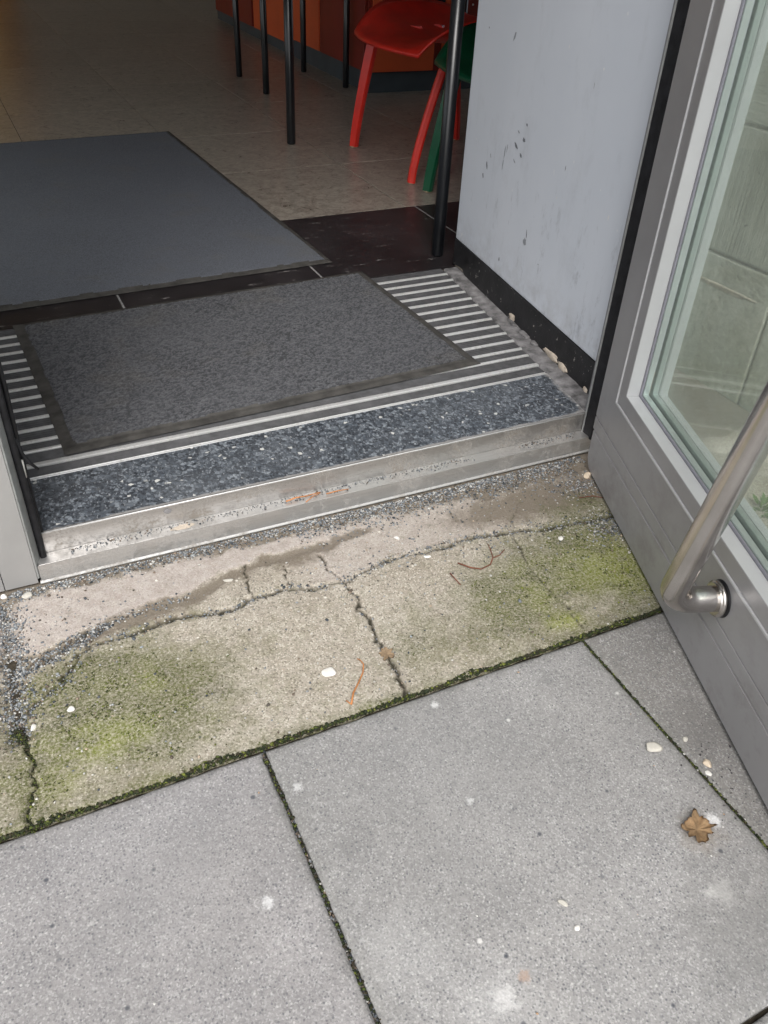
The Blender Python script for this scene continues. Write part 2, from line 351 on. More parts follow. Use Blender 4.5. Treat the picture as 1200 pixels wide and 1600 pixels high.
def mat_blacktile():
    b = NB('black_floor_tile'); P = b.pos()
    col = b.mix(b.ramp(b.noise(P, 5, 4, .6), (.3, 0.), (.7, 1.)), (.013, .0115, .0125), (.032, .028, .030))
    sm = b.math('MULTIPLY', b.ramp(b.noise(b.map(P, (18, 60, 1)), 1., 6, .8), (.60, 0.), (.67, 1.)), b.ramp(b.noise(P, 6, 3, .6), (.35, .15), (.6, 1.)))
    col = b.mix(b.math('MULTIPLY', sm, .9), col, (.30, .28, .27))
    return b.done(col, b.math('ADD', .36, b.math('MULTIPLY', sm, .4)), nrm=b.bump(b.noise(P, 90, 4, .6), .12, .001), spec=.3)

def mat_paletile():
    b = NB('speckled_beige_floor_tile'); P = b.pos()
    oi = b.n('ShaderNodeObjectInfo').outputs['Random']
    n = b.noise(P, 26, 8, .8, 1.2); n2 = b.noise(P, 110, 4, .75)
    col = b.mix(b.ramp(n, (.40, 0.), (.60, 1.)), (.175, .152, .128), (.37, .335, .285))
    col = b.mix(b.ramp(n2, (.55, 0.), (.72, .7)), col, (.42, .38, .33))
    col = b.mix(b.ramp(n2, (.3, .7), (.42, 0.)), col, (.10, .082, .065))
    col = b.mix(1., col, b.ramp(oi, (0., .9), (1., 1.05)), 'MULTIPLY')
    return b.done(col, b.math('ADD', .20, b.math('MULTIPLY', n, .2)), nrm=b.bump(n2, .05, .0008), spec=.5)

def mat_glass(name='door_glass', tint=(.965, .985, .97)):
    b = NB(name)
    tr = b.n('ShaderNodeBsdfTransparent'); b.set(tr.inputs[0], tint)
    gl = b.n('ShaderNodeBsdfGlossy'); b.set(gl.inputs['Roughness'], .02); b.set(gl.inputs[0], (.95, 1., .97))
    df = b.n('ShaderNodeBsdfDiffuse'); b.set(df.inputs[0], (.55, .60, .56))
    lw = b.n('ShaderNodeLayerWeight'); lw.inputs['Blend'].default_value = .5
    fr = b.math('ADD', .035, b.math('MULTIPLY', b.math('POWER', lw.outputs['Facing'], 5.), .93))
    m1 = b.n('ShaderNodeMixShader'); b.t.links.new(fr, m1.inputs[0]); b.t.links.new(tr.outputs[0], m1.inputs[1]); b.t.links.new(gl.outputs[0], m1.inputs[2])
    P = b.pos()
    dust = b.math('MULTIPLY', b.ramp(b.noise(P, 12, 5, .7), (.3, .05), (.8, .14)), b.ramp(b.noise(P, 300, 3, .7), (.3, .6), (.7, 1.3)))
    m2 = b.n('ShaderNodeMixShader'); b.set(m2.inputs[0], dust); b.t.links.new(m1.outputs[0], m2.inputs[1]); b.t.links.new(df.outputs[0], m2.inputs[2])
    b.t.links.new(m2.outputs[0], b.out.inputs[0]); return b.m

def mat_blockwall(kind):
    b = NB('cast_stone_'+kind); P = b.pos()
    col = b.mix(b.ramp(b.noise(P, 5, 5, .65), (.3, 0.), (.7, 1.)), (.42, .42, .36), (.56, .55, .49))
    col = b.mix(b.ramp(b.noise(P, 40, 4, .7), (.5, 0.), (.75, .4)), col, (.30, .30, .25))
    col = b.mix(b.ramp(b.sep(P)[2], (.0, .45), (.2, 0.)), col, (.15, .17, .085))
    pit = b.ramp(b.noise(b.map(P, (60, 60, 140)), 1., 3, .6), (.70, 0.), (.73, 1.))
    col = b.mix(b.math('MULTIPLY', pit, .8), col, (.07, .065, .05))
    if kind == 'combed': h = b.noise(b.map(P, (200, 200, 6)), 1., 4, .7)
    elif kind == 'layered': h = b.noise(b.map(P, (14, 14, 170)), 1., 4, .7)
    else: h = b.noise(P, 70, 4, .7)
    col = b.mix(b.ramp(h, (.52, 0.), (.70, .5)), col, (.62, .61, .55)); col = b.mix(b.ramp(h, (.30, .55), (.46, 0.)), col, (.20, .20, .155)); col = b.mix(b.ramp(b.noise(P, 3.2, 5, .65), (.45, 0.), (.65, .5)), col, (.27, .25, .19))
    return b.done(col, .9, nrm=b.bump(b.math('SUBTRACT', h, pit), 1. if kind != 'smooth' else .6, .005), spec=.2)

M = dict(
    paver=mat_paver(), strip=mat_strip(), alu=mat_alu('threshold_aluminium', (.66, .65, .635), .8, .34, .5),
    alu_clean=mat_alu('bright_aluminium', (.74, .74, .73), .45, .34, .35), alu_dark=mat_alu('stained_aluminium', (.50, .485, .47), .85, .36, .85), lip=mat_alu('dull_aluminium_lip', (.42, .42, .41), .5, .5, .6),
    terrazzo=mat_terrazzo(), rubber=mat_simple('black_rubber', (.012, .012, .014), .55, var=.5, sc=60, bump=.3, spec=.3),
    insert=mat_simple('grey_ribbed_rubber', (.068, .068, .071), .7, var=.3, sc=50, bump=.4, bsc=500, spec=.3),
    mat_edge=mat_simple('mat_rubber_edge', (.055, .052, .048), .75, var=.4, sc=35, bump=.4, bsc=250, spec=.25),
    pile_front=mat_pile('coarse_mat_pile', (.029, .030, .034), (.142, .144, .153), 260),
    pile_back=mat_pile('fine_mat_pile', (.022, .024, .030), (.175, .187, .215), 150, .9),
    paint=mat_wallpaint(), skirting=mat_skirting(), blacktile=mat_blacktile(), paletile=mat_paletile(),
    grout=mat_simple('pale_grout', (.24, .235, .23), .85, var=.3, sc=80), darkgrout=mat_simple('dark_grout', (.07, .055, .045), .85, var=.3, sc=80),
    frame=mat_simple('door_frame_grey', (.205, .205, .212), .42, metal=.15, var=.06, sc=8, bump=.05, bsc=600, spec=.5),
    bead_lit=mat_simple('frame_grey_sky_lit', (.50, .505, .515), .34, metal=.2, var=.04, sc=10, spec=.5),  # frame paint in a lighter grey; sky light on the reveals put into colour
    jamb=mat_simple('jamb_light_grey', (.33, .325, .318), .4, metal=.2, var=.07, sc=12, bump=.05, bsc=500),
    spacer=mat_simple('pane_spacer', (.50, .56, .54), .3, metal=.6, var=.05), sealant=mat_simple('grey_sealant', (.22, .22, .25), .5, var=.1),
    steel=mat_steel(),
    glass=mat_glass(), glass_edge=mat_simple('glass_edge_green', (.30, .45, .40), .15, var=.1),
    table=mat_simple('black_lacquered_steel', (.008, .009, .011), .28, var=.3, sc=20, spec=.6),
    red=mat_simple('red_lacquered_wood', (.68, .028, .016), .32, var=.15, sc=12, spec=.5),
    green=mat_simple('green_lacquered_wood', (.006, .085, .038), .3, var=.2, sc=12, spec=.5),
    wood=mat_simple('bare_pale_wood', (.5, .38, .26), .6, var=.2, sc=60),
    orange=mat_simple('orange_red_laminate', (.62, .10, .03), .45, var=.08, sc=6), darkred=mat_simple('dark_red_laminate', (.20, .022, .013), .5, var=.15, sc=6),
    plinth=mat_simple('slate_plinth', (.055, .072, .085), .5, var=.15, sc=10),
    roomwall=mat_simple('room_wall_paint', (.62, .54, .44), .8, var=.05, sc=3), ceil=mat_simple('ceiling_paint', (.75, .72, .67), .9, var=.03, sc=2),
    facade=mat_simple('facade_render', (.36, .35, .33), .9, var=.1, sc=4, bump=.4, bsc=80, spec=.2),
    soil=mat_simple('dark_joint_soil', (.045, .038, .028), .95, var=.5, sc=120, bump=.8, bsc=260, spec=.1),
    grit=mat_attr('grit_stone', .75), mossy=mat_attr('moss_tuft', .95, .1), asphalt=mat_simple('far_asphalt', (.12, .12, .12), .9, var=.2, sc=1.5, bump=.4, bsc=200, spec=.2),
    blk_smooth=mat_blockwall('smooth'), blk_comb=mat_blockwall('combed'), blk_layer=mat_blockwall('layered'),
    mortar=mat_simple('crumbling_plaster', (.46, .40, .33), .95, var=.3, sc=60, bump=.8, bsc=200, spec=.1),
    cement=mat_simple('grey_cement_smear', (.175, .17, .172), .8, var=.6, sc=38, bump=.6, bsc=220, spec=.2),
    chalk=mat_simple('white_limestone', (.70, .68, .64), .8, var=.1, sc=80, bump=.3),
    stone=mat_simple('buff_pebble', (.60, .50, .38), .75, var=.15, sc=90, bump=.4, bsc=500), palestone=mat_simple('pale_grey_pebble', (.46, .44, .39), .8, var=.15, sc=120, bump=.5, bsc=500),
    leaf=mat_simple('dry_brown_leaf', (.40, .27, .15), .85, var=.35, sc=120, bump=.5), paleleaf=mat_simple('pale_dead_leaf', (.46, .34, .22), .85, var=.25, sc=90),
    needle=mat_simple('orange_pine_needle', (.42, .17, .055), .6, var=.3, sc=60), twig=mat_simple('red_brown_twig', (.16, .055, .03), .75, var=.4, sc=60),
    weed=mat_simple('weed_leaf_green', (.09, .17, .035), .55, var=.35, sc=60), backcloth=None)

# ============================================================ THE GROUND
PA, PY, PX0, PITCH_P = .0084, -.4493, .1944, .494
ground = raw('ground', [(-60, -60, -.06), (60, -60, -.06), (60, .3, -.06), (-60, .3, -.06)], [(0, 1, 2, 3)], M['asphalt']); tag(ground, kind='structure')
bed = raw('paving_bed', [(-3.2, -5.5, -.011), (1.46, -5.5, -.011), (1.46, .4, -.011), (-3.2, .4, -.011)], [(0, 1, 2, 3)], M['soil']); tag(bed, kind='structure')

pave = empty('pavement', rz=PA, kind='structure')
def paver_mesh(seed, n=40):
    r = np.random.default_rng(seed); L = PITCH_P/2
    t = np.linspace(-1, 1, n+1); t = np.sign(t)*(1-(1-np.abs(t))**1.6)
    X, Y = np.meshgrid(t*L, t*L); x, y = X.ravel(), Y.ravel()
    gap = .0024
    ex, ey = L-np.abs(x), L-np.abs(y); e = np.minimum(ex, ey)
    wob = fbm(x+seed, y, 60, 3, seed)*.0009+np.maximum(fbm(x+seed, y, 90, 2, seed+40)-.42, 0)*.008*-1
    x2 = np.clip(x, -L+gap-wob, L-gap+wob); y2 = np.clip(y, -L+gap-wob, L-gap+wob)
    z = -.0025*np.exp(-(np.maximum(e-.001, 0)/.003)**2)+fbm(x+3*seed, y, 7, 3, seed+5)*.0006
    v = np.c_[x2, y2, z]; k = np.arange(n); a = (k[:, None]*(n+1)+k[None, :]).ravel()
    f = np.c_[a, a+1, a+n+2, a+n+1]
    rim = np.r_[np.arange(0, n), np.arange(n, (n+1)**2-1, n+1), np.arange((n+1)**2-1, (n+1)*n, -1), np.arange((n+1)*n, 0, -(n+1))]
    low = v[rim].copy(); low[:, 2] = -.03; b0 = len(v); v = np.r_[v, low]; m = len(rim)
    q = np.c_[rim, np.r_[np.arange(m)[1:], 0]+b0, np.arange(m)+b0, rim]  # placeholder, replaced below
    i = np.arange(m); j = (i+1) % m
    q = np.c_[rim[i], b0+i, b0+j, rim[j]]
    ed = np.r_[np.exp(-e/.012), np.ones(m)]
    return v, np.r_[f, q], ed
pv = []
for k in range(4):
    v, f, ed = paver_mesh(k+1); o = raw('paver', v, f, M['paver'], pave, smooth=True, attrs={'edge': ed}); pv.append(o.data)
    o.hide_render = False; COL.objects.unlink(o); bpy.data.objects.remove(o)
first = True
for j in range(0, 8):
    for i in range(-6, 3):
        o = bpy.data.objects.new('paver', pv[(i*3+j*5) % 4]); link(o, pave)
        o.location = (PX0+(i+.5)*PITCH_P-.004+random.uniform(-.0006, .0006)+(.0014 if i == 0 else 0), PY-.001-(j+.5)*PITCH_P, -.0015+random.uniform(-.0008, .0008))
        o.rotation_euler = (random.uniform(-.001, .001), random.uniform(-.001, .001), 0)
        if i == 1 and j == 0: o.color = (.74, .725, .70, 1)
        if i == -1 and j == 0: o.color = (1.06, 1.04, 1.06, 1)
        if PX0+(i+1)*PITCH_P > 1.46: o.scale.x = (1.44-(PX0+i*PITCH_P))/PITCH_P; o.location.x = (PX0+i*PITCH_P+1.44)/2

# ---- cracked concrete strip between paving and threshold
def line(*p): return np.array([G(u, v)[:2] for u, v in p])
L1 = line((-40, 1030), (22, 1020), (60, 1022), (100, 1002), (150, 980), (180, 966), (230, 946), (300, 927), (333, 903), (377, 887), (410, 870), (447, 863), (487, 852), (533, 835), (547, 827))
L2 = line((20, 1135), (40, 1115), (90, 1070), (107, 1050), (120, 1022), (145, 1005), (195, 992), (225, 980), (280, 962), (320, 958), (363, 953), (383, 940), (407, 930), (430, 923), (460, 915), (487, 917), (513, 912),
          (533, 907), (557, 897), (583, 887), (610, 873), (637, 865), (663, 860), (700, 850), (750, 837), (795, 830), (825, 827), (870, 822), (910, 815), (950, 807), (1010, 795))
L2b = line((30, 1052), (45, 1043), (90, 1022), (105, 1010), (135, 992), (170, 972))
L3 = line((500, 868), (520, 893), (532, 906), (543, 920), (558, 933), (563, 950), (578, 963), (583, 987), (597, 1010), (615, 1030), (622, 1053), (640, 1092))
L4 = line((802, 832), (820, 870), (845, 905), (870, 932), (895, 955), (910, 975), (918, 996))
L5 = line((22, 1140), (37, 1155), (47, 1178), (52, 1228), (45, 1262), (45, 1281), (54, 1300))
L6 = line((378, 884), (385, 905), (392, 932)); L7 = line((795, 829), (803, 800), (815, 780)); L9 = line((455, 916), (450, 900), (440, 884)); L8 = line((265, 992), (240, 960), (236, 944))
CH = line((-30, 935), (6, 960), (14, 1000), (18, 1050), (22, 1100), (28, 1148))            # gravel channel at the left
def dist(P, L):
    d = np.full(len(P), 9.); A, B = L[:-1], L[1:]
    for a, b in zip(A, B):
        ab = b-a; t = np.clip(((P-a)@ab)/(ab@ab+1e-12), 0, 1); d = np.minimum(d, np.hypot(*(P-a-t[:, None]*ab).T))
    return d
def blob(P, u, v, rx, ry, rot=0.):
    c = G(u, v)[:2]; q = P-c; cs, sn = math.cos(rot), math.sin(rot)
    a = (q[:, 0]*cs+q[:, 1]*sn)/rx; b = (-q[:, 0]*sn+q[:, 1]*cs)/ry; return np.exp(-(a*a+b*b))
def ss(x, a, b): t = np.clip((x-a)/(b-a), 0, 1); return t*t*(3-2*t)

def strip_fields(P):
    x, y = P.T; wx = fbm(x, y, 45, 3, 3)*.008+fbm(x, y, 150, 3, 8)*.0045; wy = fbm(x+7, y, 45, 3, 4)*.008+fbm(x+7, y, 150, 3, 9)*.0045
    Q = np.c_[x+wx, y+wy]
    seg = 1+.8*fbm(x, y, 9, 3, 12)
    crack = np.zeros(len(P)); depth = np.zeros(len(P))
    for L, wd, dp in ((L2, .0036, .010), (L2b, .0042, .008), (L3, .0022, .009), (L4, .0016, .007), (L5, .0028, .010), (L6, .0018, .004), (L7, .0014, .003), (L9, .0012, .003)):
        d = dist(Q, L); wl = wd*np.clip(seg, .45, 2.2); g = np.exp(-(d/wl)**2); crack = np.maximum(crack, g*(1. if L is not L7 else .6)); depth = np.maximum(depth, g*dp)
    dch = dist(Q, CH); g = np.exp(-(dch/.017)**2); depth = np.maximum(depth, g*.012); 
    yl1 = np.interp(x, L1[:, 0], L1[:, 1]); yl2 = np.interp(x, L2[:, 0], L2[:, 1])
    above1 = ss(Q[:, 1]-yl1, -.003, .006)*ss(.50-x, 0, .06)
    above2 = ss(Q[:, 1]-yl2, -.002, .01)*ss(x, .30, .42)
    ythr = -.028
    n = fbm(x, y, 22, 4, 21); n2 = fbm(x, y, 70, 4, 22)
    near = ss(Q[:, 1], -.066+.014*n-.030*ss(x, .35, .75), -.046+.014*n-.012*ss(x, .35, .75))
    patch = np.clip(np.maximum(above1, above2*.75*(1-.7*ss(x, .62, .8)))*(1-.9*near), 0, 1)
    band = np.exp(-((Q[:, 1]-yl1+.010)/(.009+.007*np.clip(fbm(x, y, 14, 3, 91)+.3, 0, 1)))**2)*ss(.53-x, 0, .05)*ss(x, -.12, -.05)*np.clip(.9+.5*n2, .3, 1)
    dcr = np.minimum(dist(Q, L2), dist(Q, L3)); dirt = .85*near+1.15*band+.5*np.exp(-(dch/.03)**2)+.45*crack+.38*np.exp(-(dcr/.009)**2)*np.clip(.6+n, 0, 1)
    dirt += .4*blob(P, 420, 900, .12, .02, .2)+.35*blob(P, 250, 960, .12, .015, .25)+1.*blob(P, 890, 770, .16, .055)+.6*blob(P, 760, 800, .12, .04)+.35*blob(P, 740, 1000, .06, .04)+.35*blob(P, 600, 1060, .05, .03)+.5*blob(P, 470, 870, .05, .02)
    moss = 1.05*blob(P, 180, 1120, .14, .085)+.4*blob(P, 130, 1200, .11, .07)+.55*blob(P, 230, 1070, .10, .05)+.35*blob(P, 200, 1010, .13, .022, .25)+.32*blob(P, 330, 1020, .12, .04)
    moss += .6*blob(P, 100, 1060, .06, .03)+.3*blob(P, 20, 1230, .06, .06)+.25*blob(P, 350, 1120, .1, .04)
    moss += 1.25*blob(P, 965, 890, .09, .095)+.8*blob(P, 900, 830, .12, .05)+.72*blob(P, 820, 925, .12, .07)+.35*blob(P, 740, 1010, .10, .04)+.55*blob(P, 900, 790, .06, .035)+.45*blob(P, 880, 965, .05, .03)+.3*blob(P, 700, 960, .14, .07)+.35*blob(P, 640, 1020, .05, .04)
    yb = PY+PA*x
    moss += .55*np.exp(-((y-yb)/.013)**2)+.15*np.exp(-((y-yb)/.05)**2)
    moss += .5*np.exp(-(dist(P, L5)/.012)**2)+.2*np.exp(-(dist(P, L2)/.012)**2)
    moss *= 1.18*(1-.85*above1*(1-near))
    moss *= np.clip(.86+.75*fbm(x, y, 13, 5, 31), .1, 1.5)
    bright = np.clip(1.2*blob(P, 955, 885, .08, .07)+1.*blob(P, 885, 972, .03, .018)+.8*blob(P, 165, 1160, .06, .035)+.4*blob(P, 230, 1060, .03, .02)+.35*blob(P, 110, 1240, .03, .03)+.3*blob(P, 840, 930, .03, .05)+.25*fbm(x, y, 30, 3, 41), 0, 1)
    z = -depth+.0022*above1-.004*near+n*.0011+n2*.0006-.002*band
    z -= .006*np.exp(-(np.maximum(y-yb, 0)/.004)**2)
    z += .0010*ss(moss+n2*.5, .5, 1.1)
    return z, dict(moss=moss, dirt=np.clip(dirt, 0, 1.3), crack=crack, patch=patch, bright=bright)
strip = empty('concrete_strip', kind='structure')
RR = random.Random(4)
def build_strip(x0, x1, y1, step, name='slab_fragment'):
    nx = int((x1-x0)/step); ny = int((y1-(PY+.002))/step)
    xs = np.linspace(x0, x1, nx+1); t = np.linspace(0, 1, ny+1)
    X = np.repeat(xs[:, None], ny+1, 1); Yb = PY+PA*X+.0028+fbm(X, X*0, 55, 3, 51)*.0022; Y = Yb+(y1-Yb)*t[None, :]
    P = np.c_[X.ravel(), Y.ravel()]; z, at = strip_fields(P)
    cen = lambda a: (a.reshape(nx+1, ny+1)[:-1, :-1]+a.reshape(nx+1, ny+1)[1:, 1:]+a.reshape(nx+1, ny+1)[1:, :-1]+a.reshape(nx+1, ny+1)[:-1, 1:])/4
    cr = cen(at['crack']); lab = np.arange(nx*ny).reshape(nx, ny)+1; wall = cr > .42; lab[wall] = 0
    dch = dist(P, CH).reshape(nx+1, ny+1)[:-1, :-1]; wall2 = dch < .007; lab[wall2] = 0
    big = 10**9; Lb = np.where(lab == 0, big, lab)
    for it in range(4000):
        N = Lb.copy()
        for ax, sh in ((0, 1), (0, -1), (1, 1), (1, -1)):
            R = np.roll(Lb, sh, ax)
            if ax == 0: (R.__setitem__(0 if sh == 1 else -1, big))
            else: (R.__setitem__((slice(None), 0 if sh == 1 else -1), big))
            N = np.minimum(N, R)
        N = np.where(lab == 0, big, N)
        if (N == Lb).all(): break
        Lb = N
    ids, cnt = np.unique(Lb[Lb < big], return_counts=True)
    keep = ids[cnt*step*step > 4e-4]; Lb = np.where(np.isin(Lb, keep), Lb, big)
    for it in range(600):                                     # the walls of each crack go to the nearest piece
        if not (Lb == big).any(): break
        N = Lb.copy()
        for ax, sh in ((0, 1), (0, -1), (1, 1), (1, -1)):
            R = np.roll(Lb, sh, ax)
            if ax == 0: R[0 if sh == 1 else -1] = big
            else: R[:, 0 if sh == 1 else -1] = big
            N = np.where((N == big) & (R < big), R, N)
        Lb = N
    V = np.c_[P, z]; i, j = np.meshgrid(np.arange(nx), np.arange(ny), indexing='ij'); a = i*(ny+1)+j
    Q = np.stack([a, a+ny+1, a+ny+2, a+1], -1)
    for k in keep:
        m = Lb == k; f = Q[m]; used, inv = np.unique(f, return_inverse=True); f2 = inv.reshape(f.shape)
        dz = RR.uniform(-.0011, .0009)*(step < .005)
        e = np.concatenate([f2[:, [0, 1]], f2[:, [1, 2]], f2[:, [2, 3]], f2[:, [3, 0]]]); key = np.sort(e, 1)
        _, idx, c = np.unique(key, axis=0, return_index=True, return_counts=True); be = e[idx[c == 1]]
        v = V[used].copy(); v[:, 2] += dz; n0 = len(v); bu, binv = np.unique(be, return_inverse=True); binv = binv.reshape(be.shape)
        low = v[bu].copy(); low[:, 2] = -.035; v = np.r_[v, low]
        side = np.c_[be[:, 0], n0+binv[:, 0], n0+binv[:, 1], be[:, 1]]
        raw(name, v, np.r_[f2, side], M['strip'], strip, smooth=True, attrs={q: np.r_[w_[used], w_[used][bu]] for q, w_ in at.items()})
build_strip(-.24, 1.06, -.020, .0027)
build_strip(-1.6, -.241, -.020, .02)
build_strip(1.061, 1.435, .42, .009)

# ---- loose stones, grit, moss
ICO_V, ICO_F = None, None
_b = bmesh.new(); bmesh.ops.create_icosphere(_b, subdivisions=1, radius=1)
ICO_V = np.array([v.co[:] for v in _b.verts]); ICO_F = np.array([[v.index for v in f.verts] for f in _b.faces]); _b.free()
def stones(name, P, size, cols, mat, flat=.6, rough=.35, kind='stuff', parent=None, smooth=False, label=None, cat=None):
    n = len(P); nv = len(ICO_V)
    base = np.repeat(ICO_V[None], n, 0)*(1+rough*(RNG.random((n, nv, 1))-.5)*1.6)
    s = np.c_[1+.5*(RNG.random(n)-.4), .75+.3*RNG.random(n), flat*(.8+.4*RNG.random(n))]*np.asarray(size)[:, None]
    base = base*s[:, None]; a = RNG.random(n)*6.283; c, sn = np.cos(a)[:, None], np.sin(a)[:, None]
    x = base[..., 0]*c-base[..., 1]*sn; y = base[..., 0]*sn+base[..., 1]*c
    V = np.stack([x, y, base[..., 2]+s[:, None, 2]*.6], -1)+np.asarray(P)[:, None]
    F = ICO_F[None]+np.arange(n)[:, None, None]*nv
    o = raw(name, V.reshape(-1, 3), F.reshape(-1, 3), mat, parent, smooth=smooth, cols=np.repeat(cols, nv, 0))
    return tag(o, label, cat, kind=kind)
GC = np.array([(.05, .06, .07), (.12, .135, .15), (.22, .24, .26), (.34, .355, .36), (.55, .54, .51), (.13, .10, .075), (.085, .075, .06), (.26, .20, .15)])
def gcols(n, p=(.12, .17, .2, .19, .13, .07, .06, .06)):
    return GC[RNG.choice(8, n, p=p)]*(.8+.4*RNG.random((n, 1)))
def surf(P): return strip_fields(P)[0]
def along(L, n, wd):
    d = np.r_[0, np.cumsum(np.hypot(*np.diff(L, axis=0).T))]; t = RNG.random(n)*d[-1]
    return np.c_[np.interp(t, d, L[:, 0]), np.interp(t, d, L[:, 1])]+RNG.normal(0, wd, (n, 2))
def gauss(n, u, v, rx, ry): return G(u, v)[:2]+RNG.normal(0, 1, (n, 2))*(rx, ry)
pts = []
pts.append(np.c_[RNG.random(4200)*1.05-.07, -.031-np.abs(RNG.normal(0, .012, 4200))])
pts.append(np.c_[.38+RNG.random(2600)*.56, -.034-np.abs(RNG.normal(0, .030, 2600))])
pts.append(along(CH, 2300, .012)); pts.append(along(L2b, 800, .006)); pts.append(along(L2[:9], 300, .006)); pts.append(along(L2[8:17], 260, .004)); pts.append(along(L2[17:], 900, .0045)); pts.append(along(L3, 60, .005))
pts.append(along(L1[1:8]-(0, .006), 260, .005)); pts.append(gauss(380, 955, 825, .026, .018)); pts.append(gauss(420, 905, 760, .035, .016)); pts.append(gauss(120, 640, 870, .12, .03)); pts.append(gauss(160, 800, 830, .09, .04))
pts.append(gauss(60, 100, 1075, .03, .03)); pts.append(gauss(50, 80, 965, .03, .02))
pts.append(np.c_[RNG.random(420)*1.15-.16, PY+.01+RNG.random(420)*.41])
P = np.concatenate(pts); P = P[(P[:, 1] < -.029) & (P[:, 1] > PY+.004) & (P[:, 0] < 1.03)]
n = len(P); sz = .0008+.0013*RNG.random(n)**1.5+(RNG.random(n) > .96)*.0016*RNG.random(n)
stones('loose_gravel', np.c_[P, surf(P)-.0004], sz, gcols(n), M['grit'])
C_ = np.c_[RNG.random(90000)*1.25-.22, PY+.006+RNG.random(90000)*.40]; fz, fa = strip_fields(C_)
pr_ = np.clip(fa['moss']+.45*fbm(C_[:, 0], C_[:, 1], 40, 3, 81)-.42, 0, 1)*np.clip(1.2*fbm(C_[:, 0], C_[:, 1], 75, 2, 82)+.25, 0, 1); kp = RNG.random(len(C_)) < pr_*.62; C_, fz = C_[kp][:9000], fz[kp][:9000]; br = fa['bright'][kp][:9000]
n = len(C_); mc = np.array([(.045, .055, .018), (.09, .11, .028), (.17, .20, .03), (.07, .06, .03)])[RNG.choice(4, n, p=(.35, .32, .15, .18))]*(.7+.6*RNG.random((n, 1)))*(1+.5*br[:, None])
stones('moss_crumbs', np.c_[C_, fz-.0003], .0005+.0009*RNG.random(n)**1.6, mc, M['mossy'], flat=.6, rough=.8)
# white and buff chips scattered over slabs and pavers
P = np.concatenate([np.c_[RNG.random(150)*1.1-.12, PY+.01+RNG.random(150)*.40], gauss(60, 930, 830, .05, .04), gauss(30, 620, 900, .1, .05)]); P = P[(P[:, 1] < -.04) & (P[:, 1] > PY+.004)]
n = len(P); cw = np.array([(.62, .60, .55), (.50, .40, .30), (.38, .42, .46)])[RNG.choice(3, n, p=(.65, .2, .15))]
stones('limestone_chips', np.c_[P, surf(P)], .0011+.0014*RNG.random(n)**2, cw, M['grit'], flat=.5)
P = np.c_[RNG.random(130)*1.1-.25, PY-.01-RNG.random(130)*.62]; n = len(P); cw = np.array([(.72, .71, .68), (.5, .33, .2), (.16, .17, .2), (.42, .42, .42)])[RNG.choice(4, n, p=(.4, .1, .25, .25))]
Pk = np.concatenate([gauss(70, 1150, 1200, .05, .05), gauss(40, 1180, 1280, .03, .03), gauss(50, 1090, 1150, .05, .04)]); Pk = Pk[Pk[:, 1] < PY-.012]; P = np.r_[P, Pk]; cw = np.r_[cw, np.array([(.06, .055, .06), (.13, .12, .11), (.5, .49, .46)])[RNG.choice(3, len(Pk), p=(.5, .3, .2))]]; n = len(P)
stones('paving_chips', np.c_[P, np.full(n, -.0012)], .0006+.0011*RNG.random(n)**2.5, cw, M['grit'], flat=.45)
# joints of the paving: packed grit with moss
def rot(P): c, s = math.cos(PA), math.sin(PA); return np.c_[P[:, 0]*c-P[:, 1]*s, P[:, 0]*s+P[:, 1]*c]
P = rot(np.concatenate([np.c_[PX0-.0038+RNG.normal(0, .0016, 900), PY-RNG.random(900)*.55], np.c_[PX0+PITCH_P-.0036+RNG.normal(0, .0011, 500), PY-RNG.random(500)*.6], np.c_[PX0-PITCH_P-.004+RNG.normal(0, .0015, 200), PY-RNG.random(200)*.6]]))
n = len(P); stones('joint_grit', np.c_[P, np.full(n, -.0078)], .0010+.0013*RNG.random(n), gcols(n, (.25, .15, .08, .06, .05, .18, .18, .05)), M['grit'])
def moss(name, P, z, size, seed_dark=.5):
    n = len(P); c = np.array([(.022, .030, .012), (.06, .078, .018), (.14, .16, .03), (.04, .035, .018)])[RNG.choice(4, n, p=(.45, .22, .08, .25))]*(.7+.6*RNG.random((n, 1)))
    stones(name, np.c_[P, z], size, c, M['mossy'], flat=.75, rough=.75)
xs = RNG.random(5200)*1.62-.2; wv = .0015+.009*np.clip(fbm(xs, xs*0, 16, 4, 61)*1.4+.35*ss(.6-xs, 0, .5), 0, 1)
P = np.c_[xs, PY+PA*xs+.0005+wv*RNG.random(5200)**1.2]; moss('moss_fringe', P, -.0055+.005*RNG.random(5200), .0009+.0016*RNG.random(5200)**1.5)
P = np.concatenate([rot(np.c_[PX0+PITCH_P-.0036+RNG.normal(0, .0014, 900), PY-RNG.random(900)**1.2*.5]), along(L5, 650, .0032), rot(np.c_[PX0-.004+RNG.normal(0, .0016, 350), PY-RNG.random(350)*.55])])
moss('joint_moss', P, np.full(len(P), -.0055), .0008+.0013*RNG.random(len(P)))

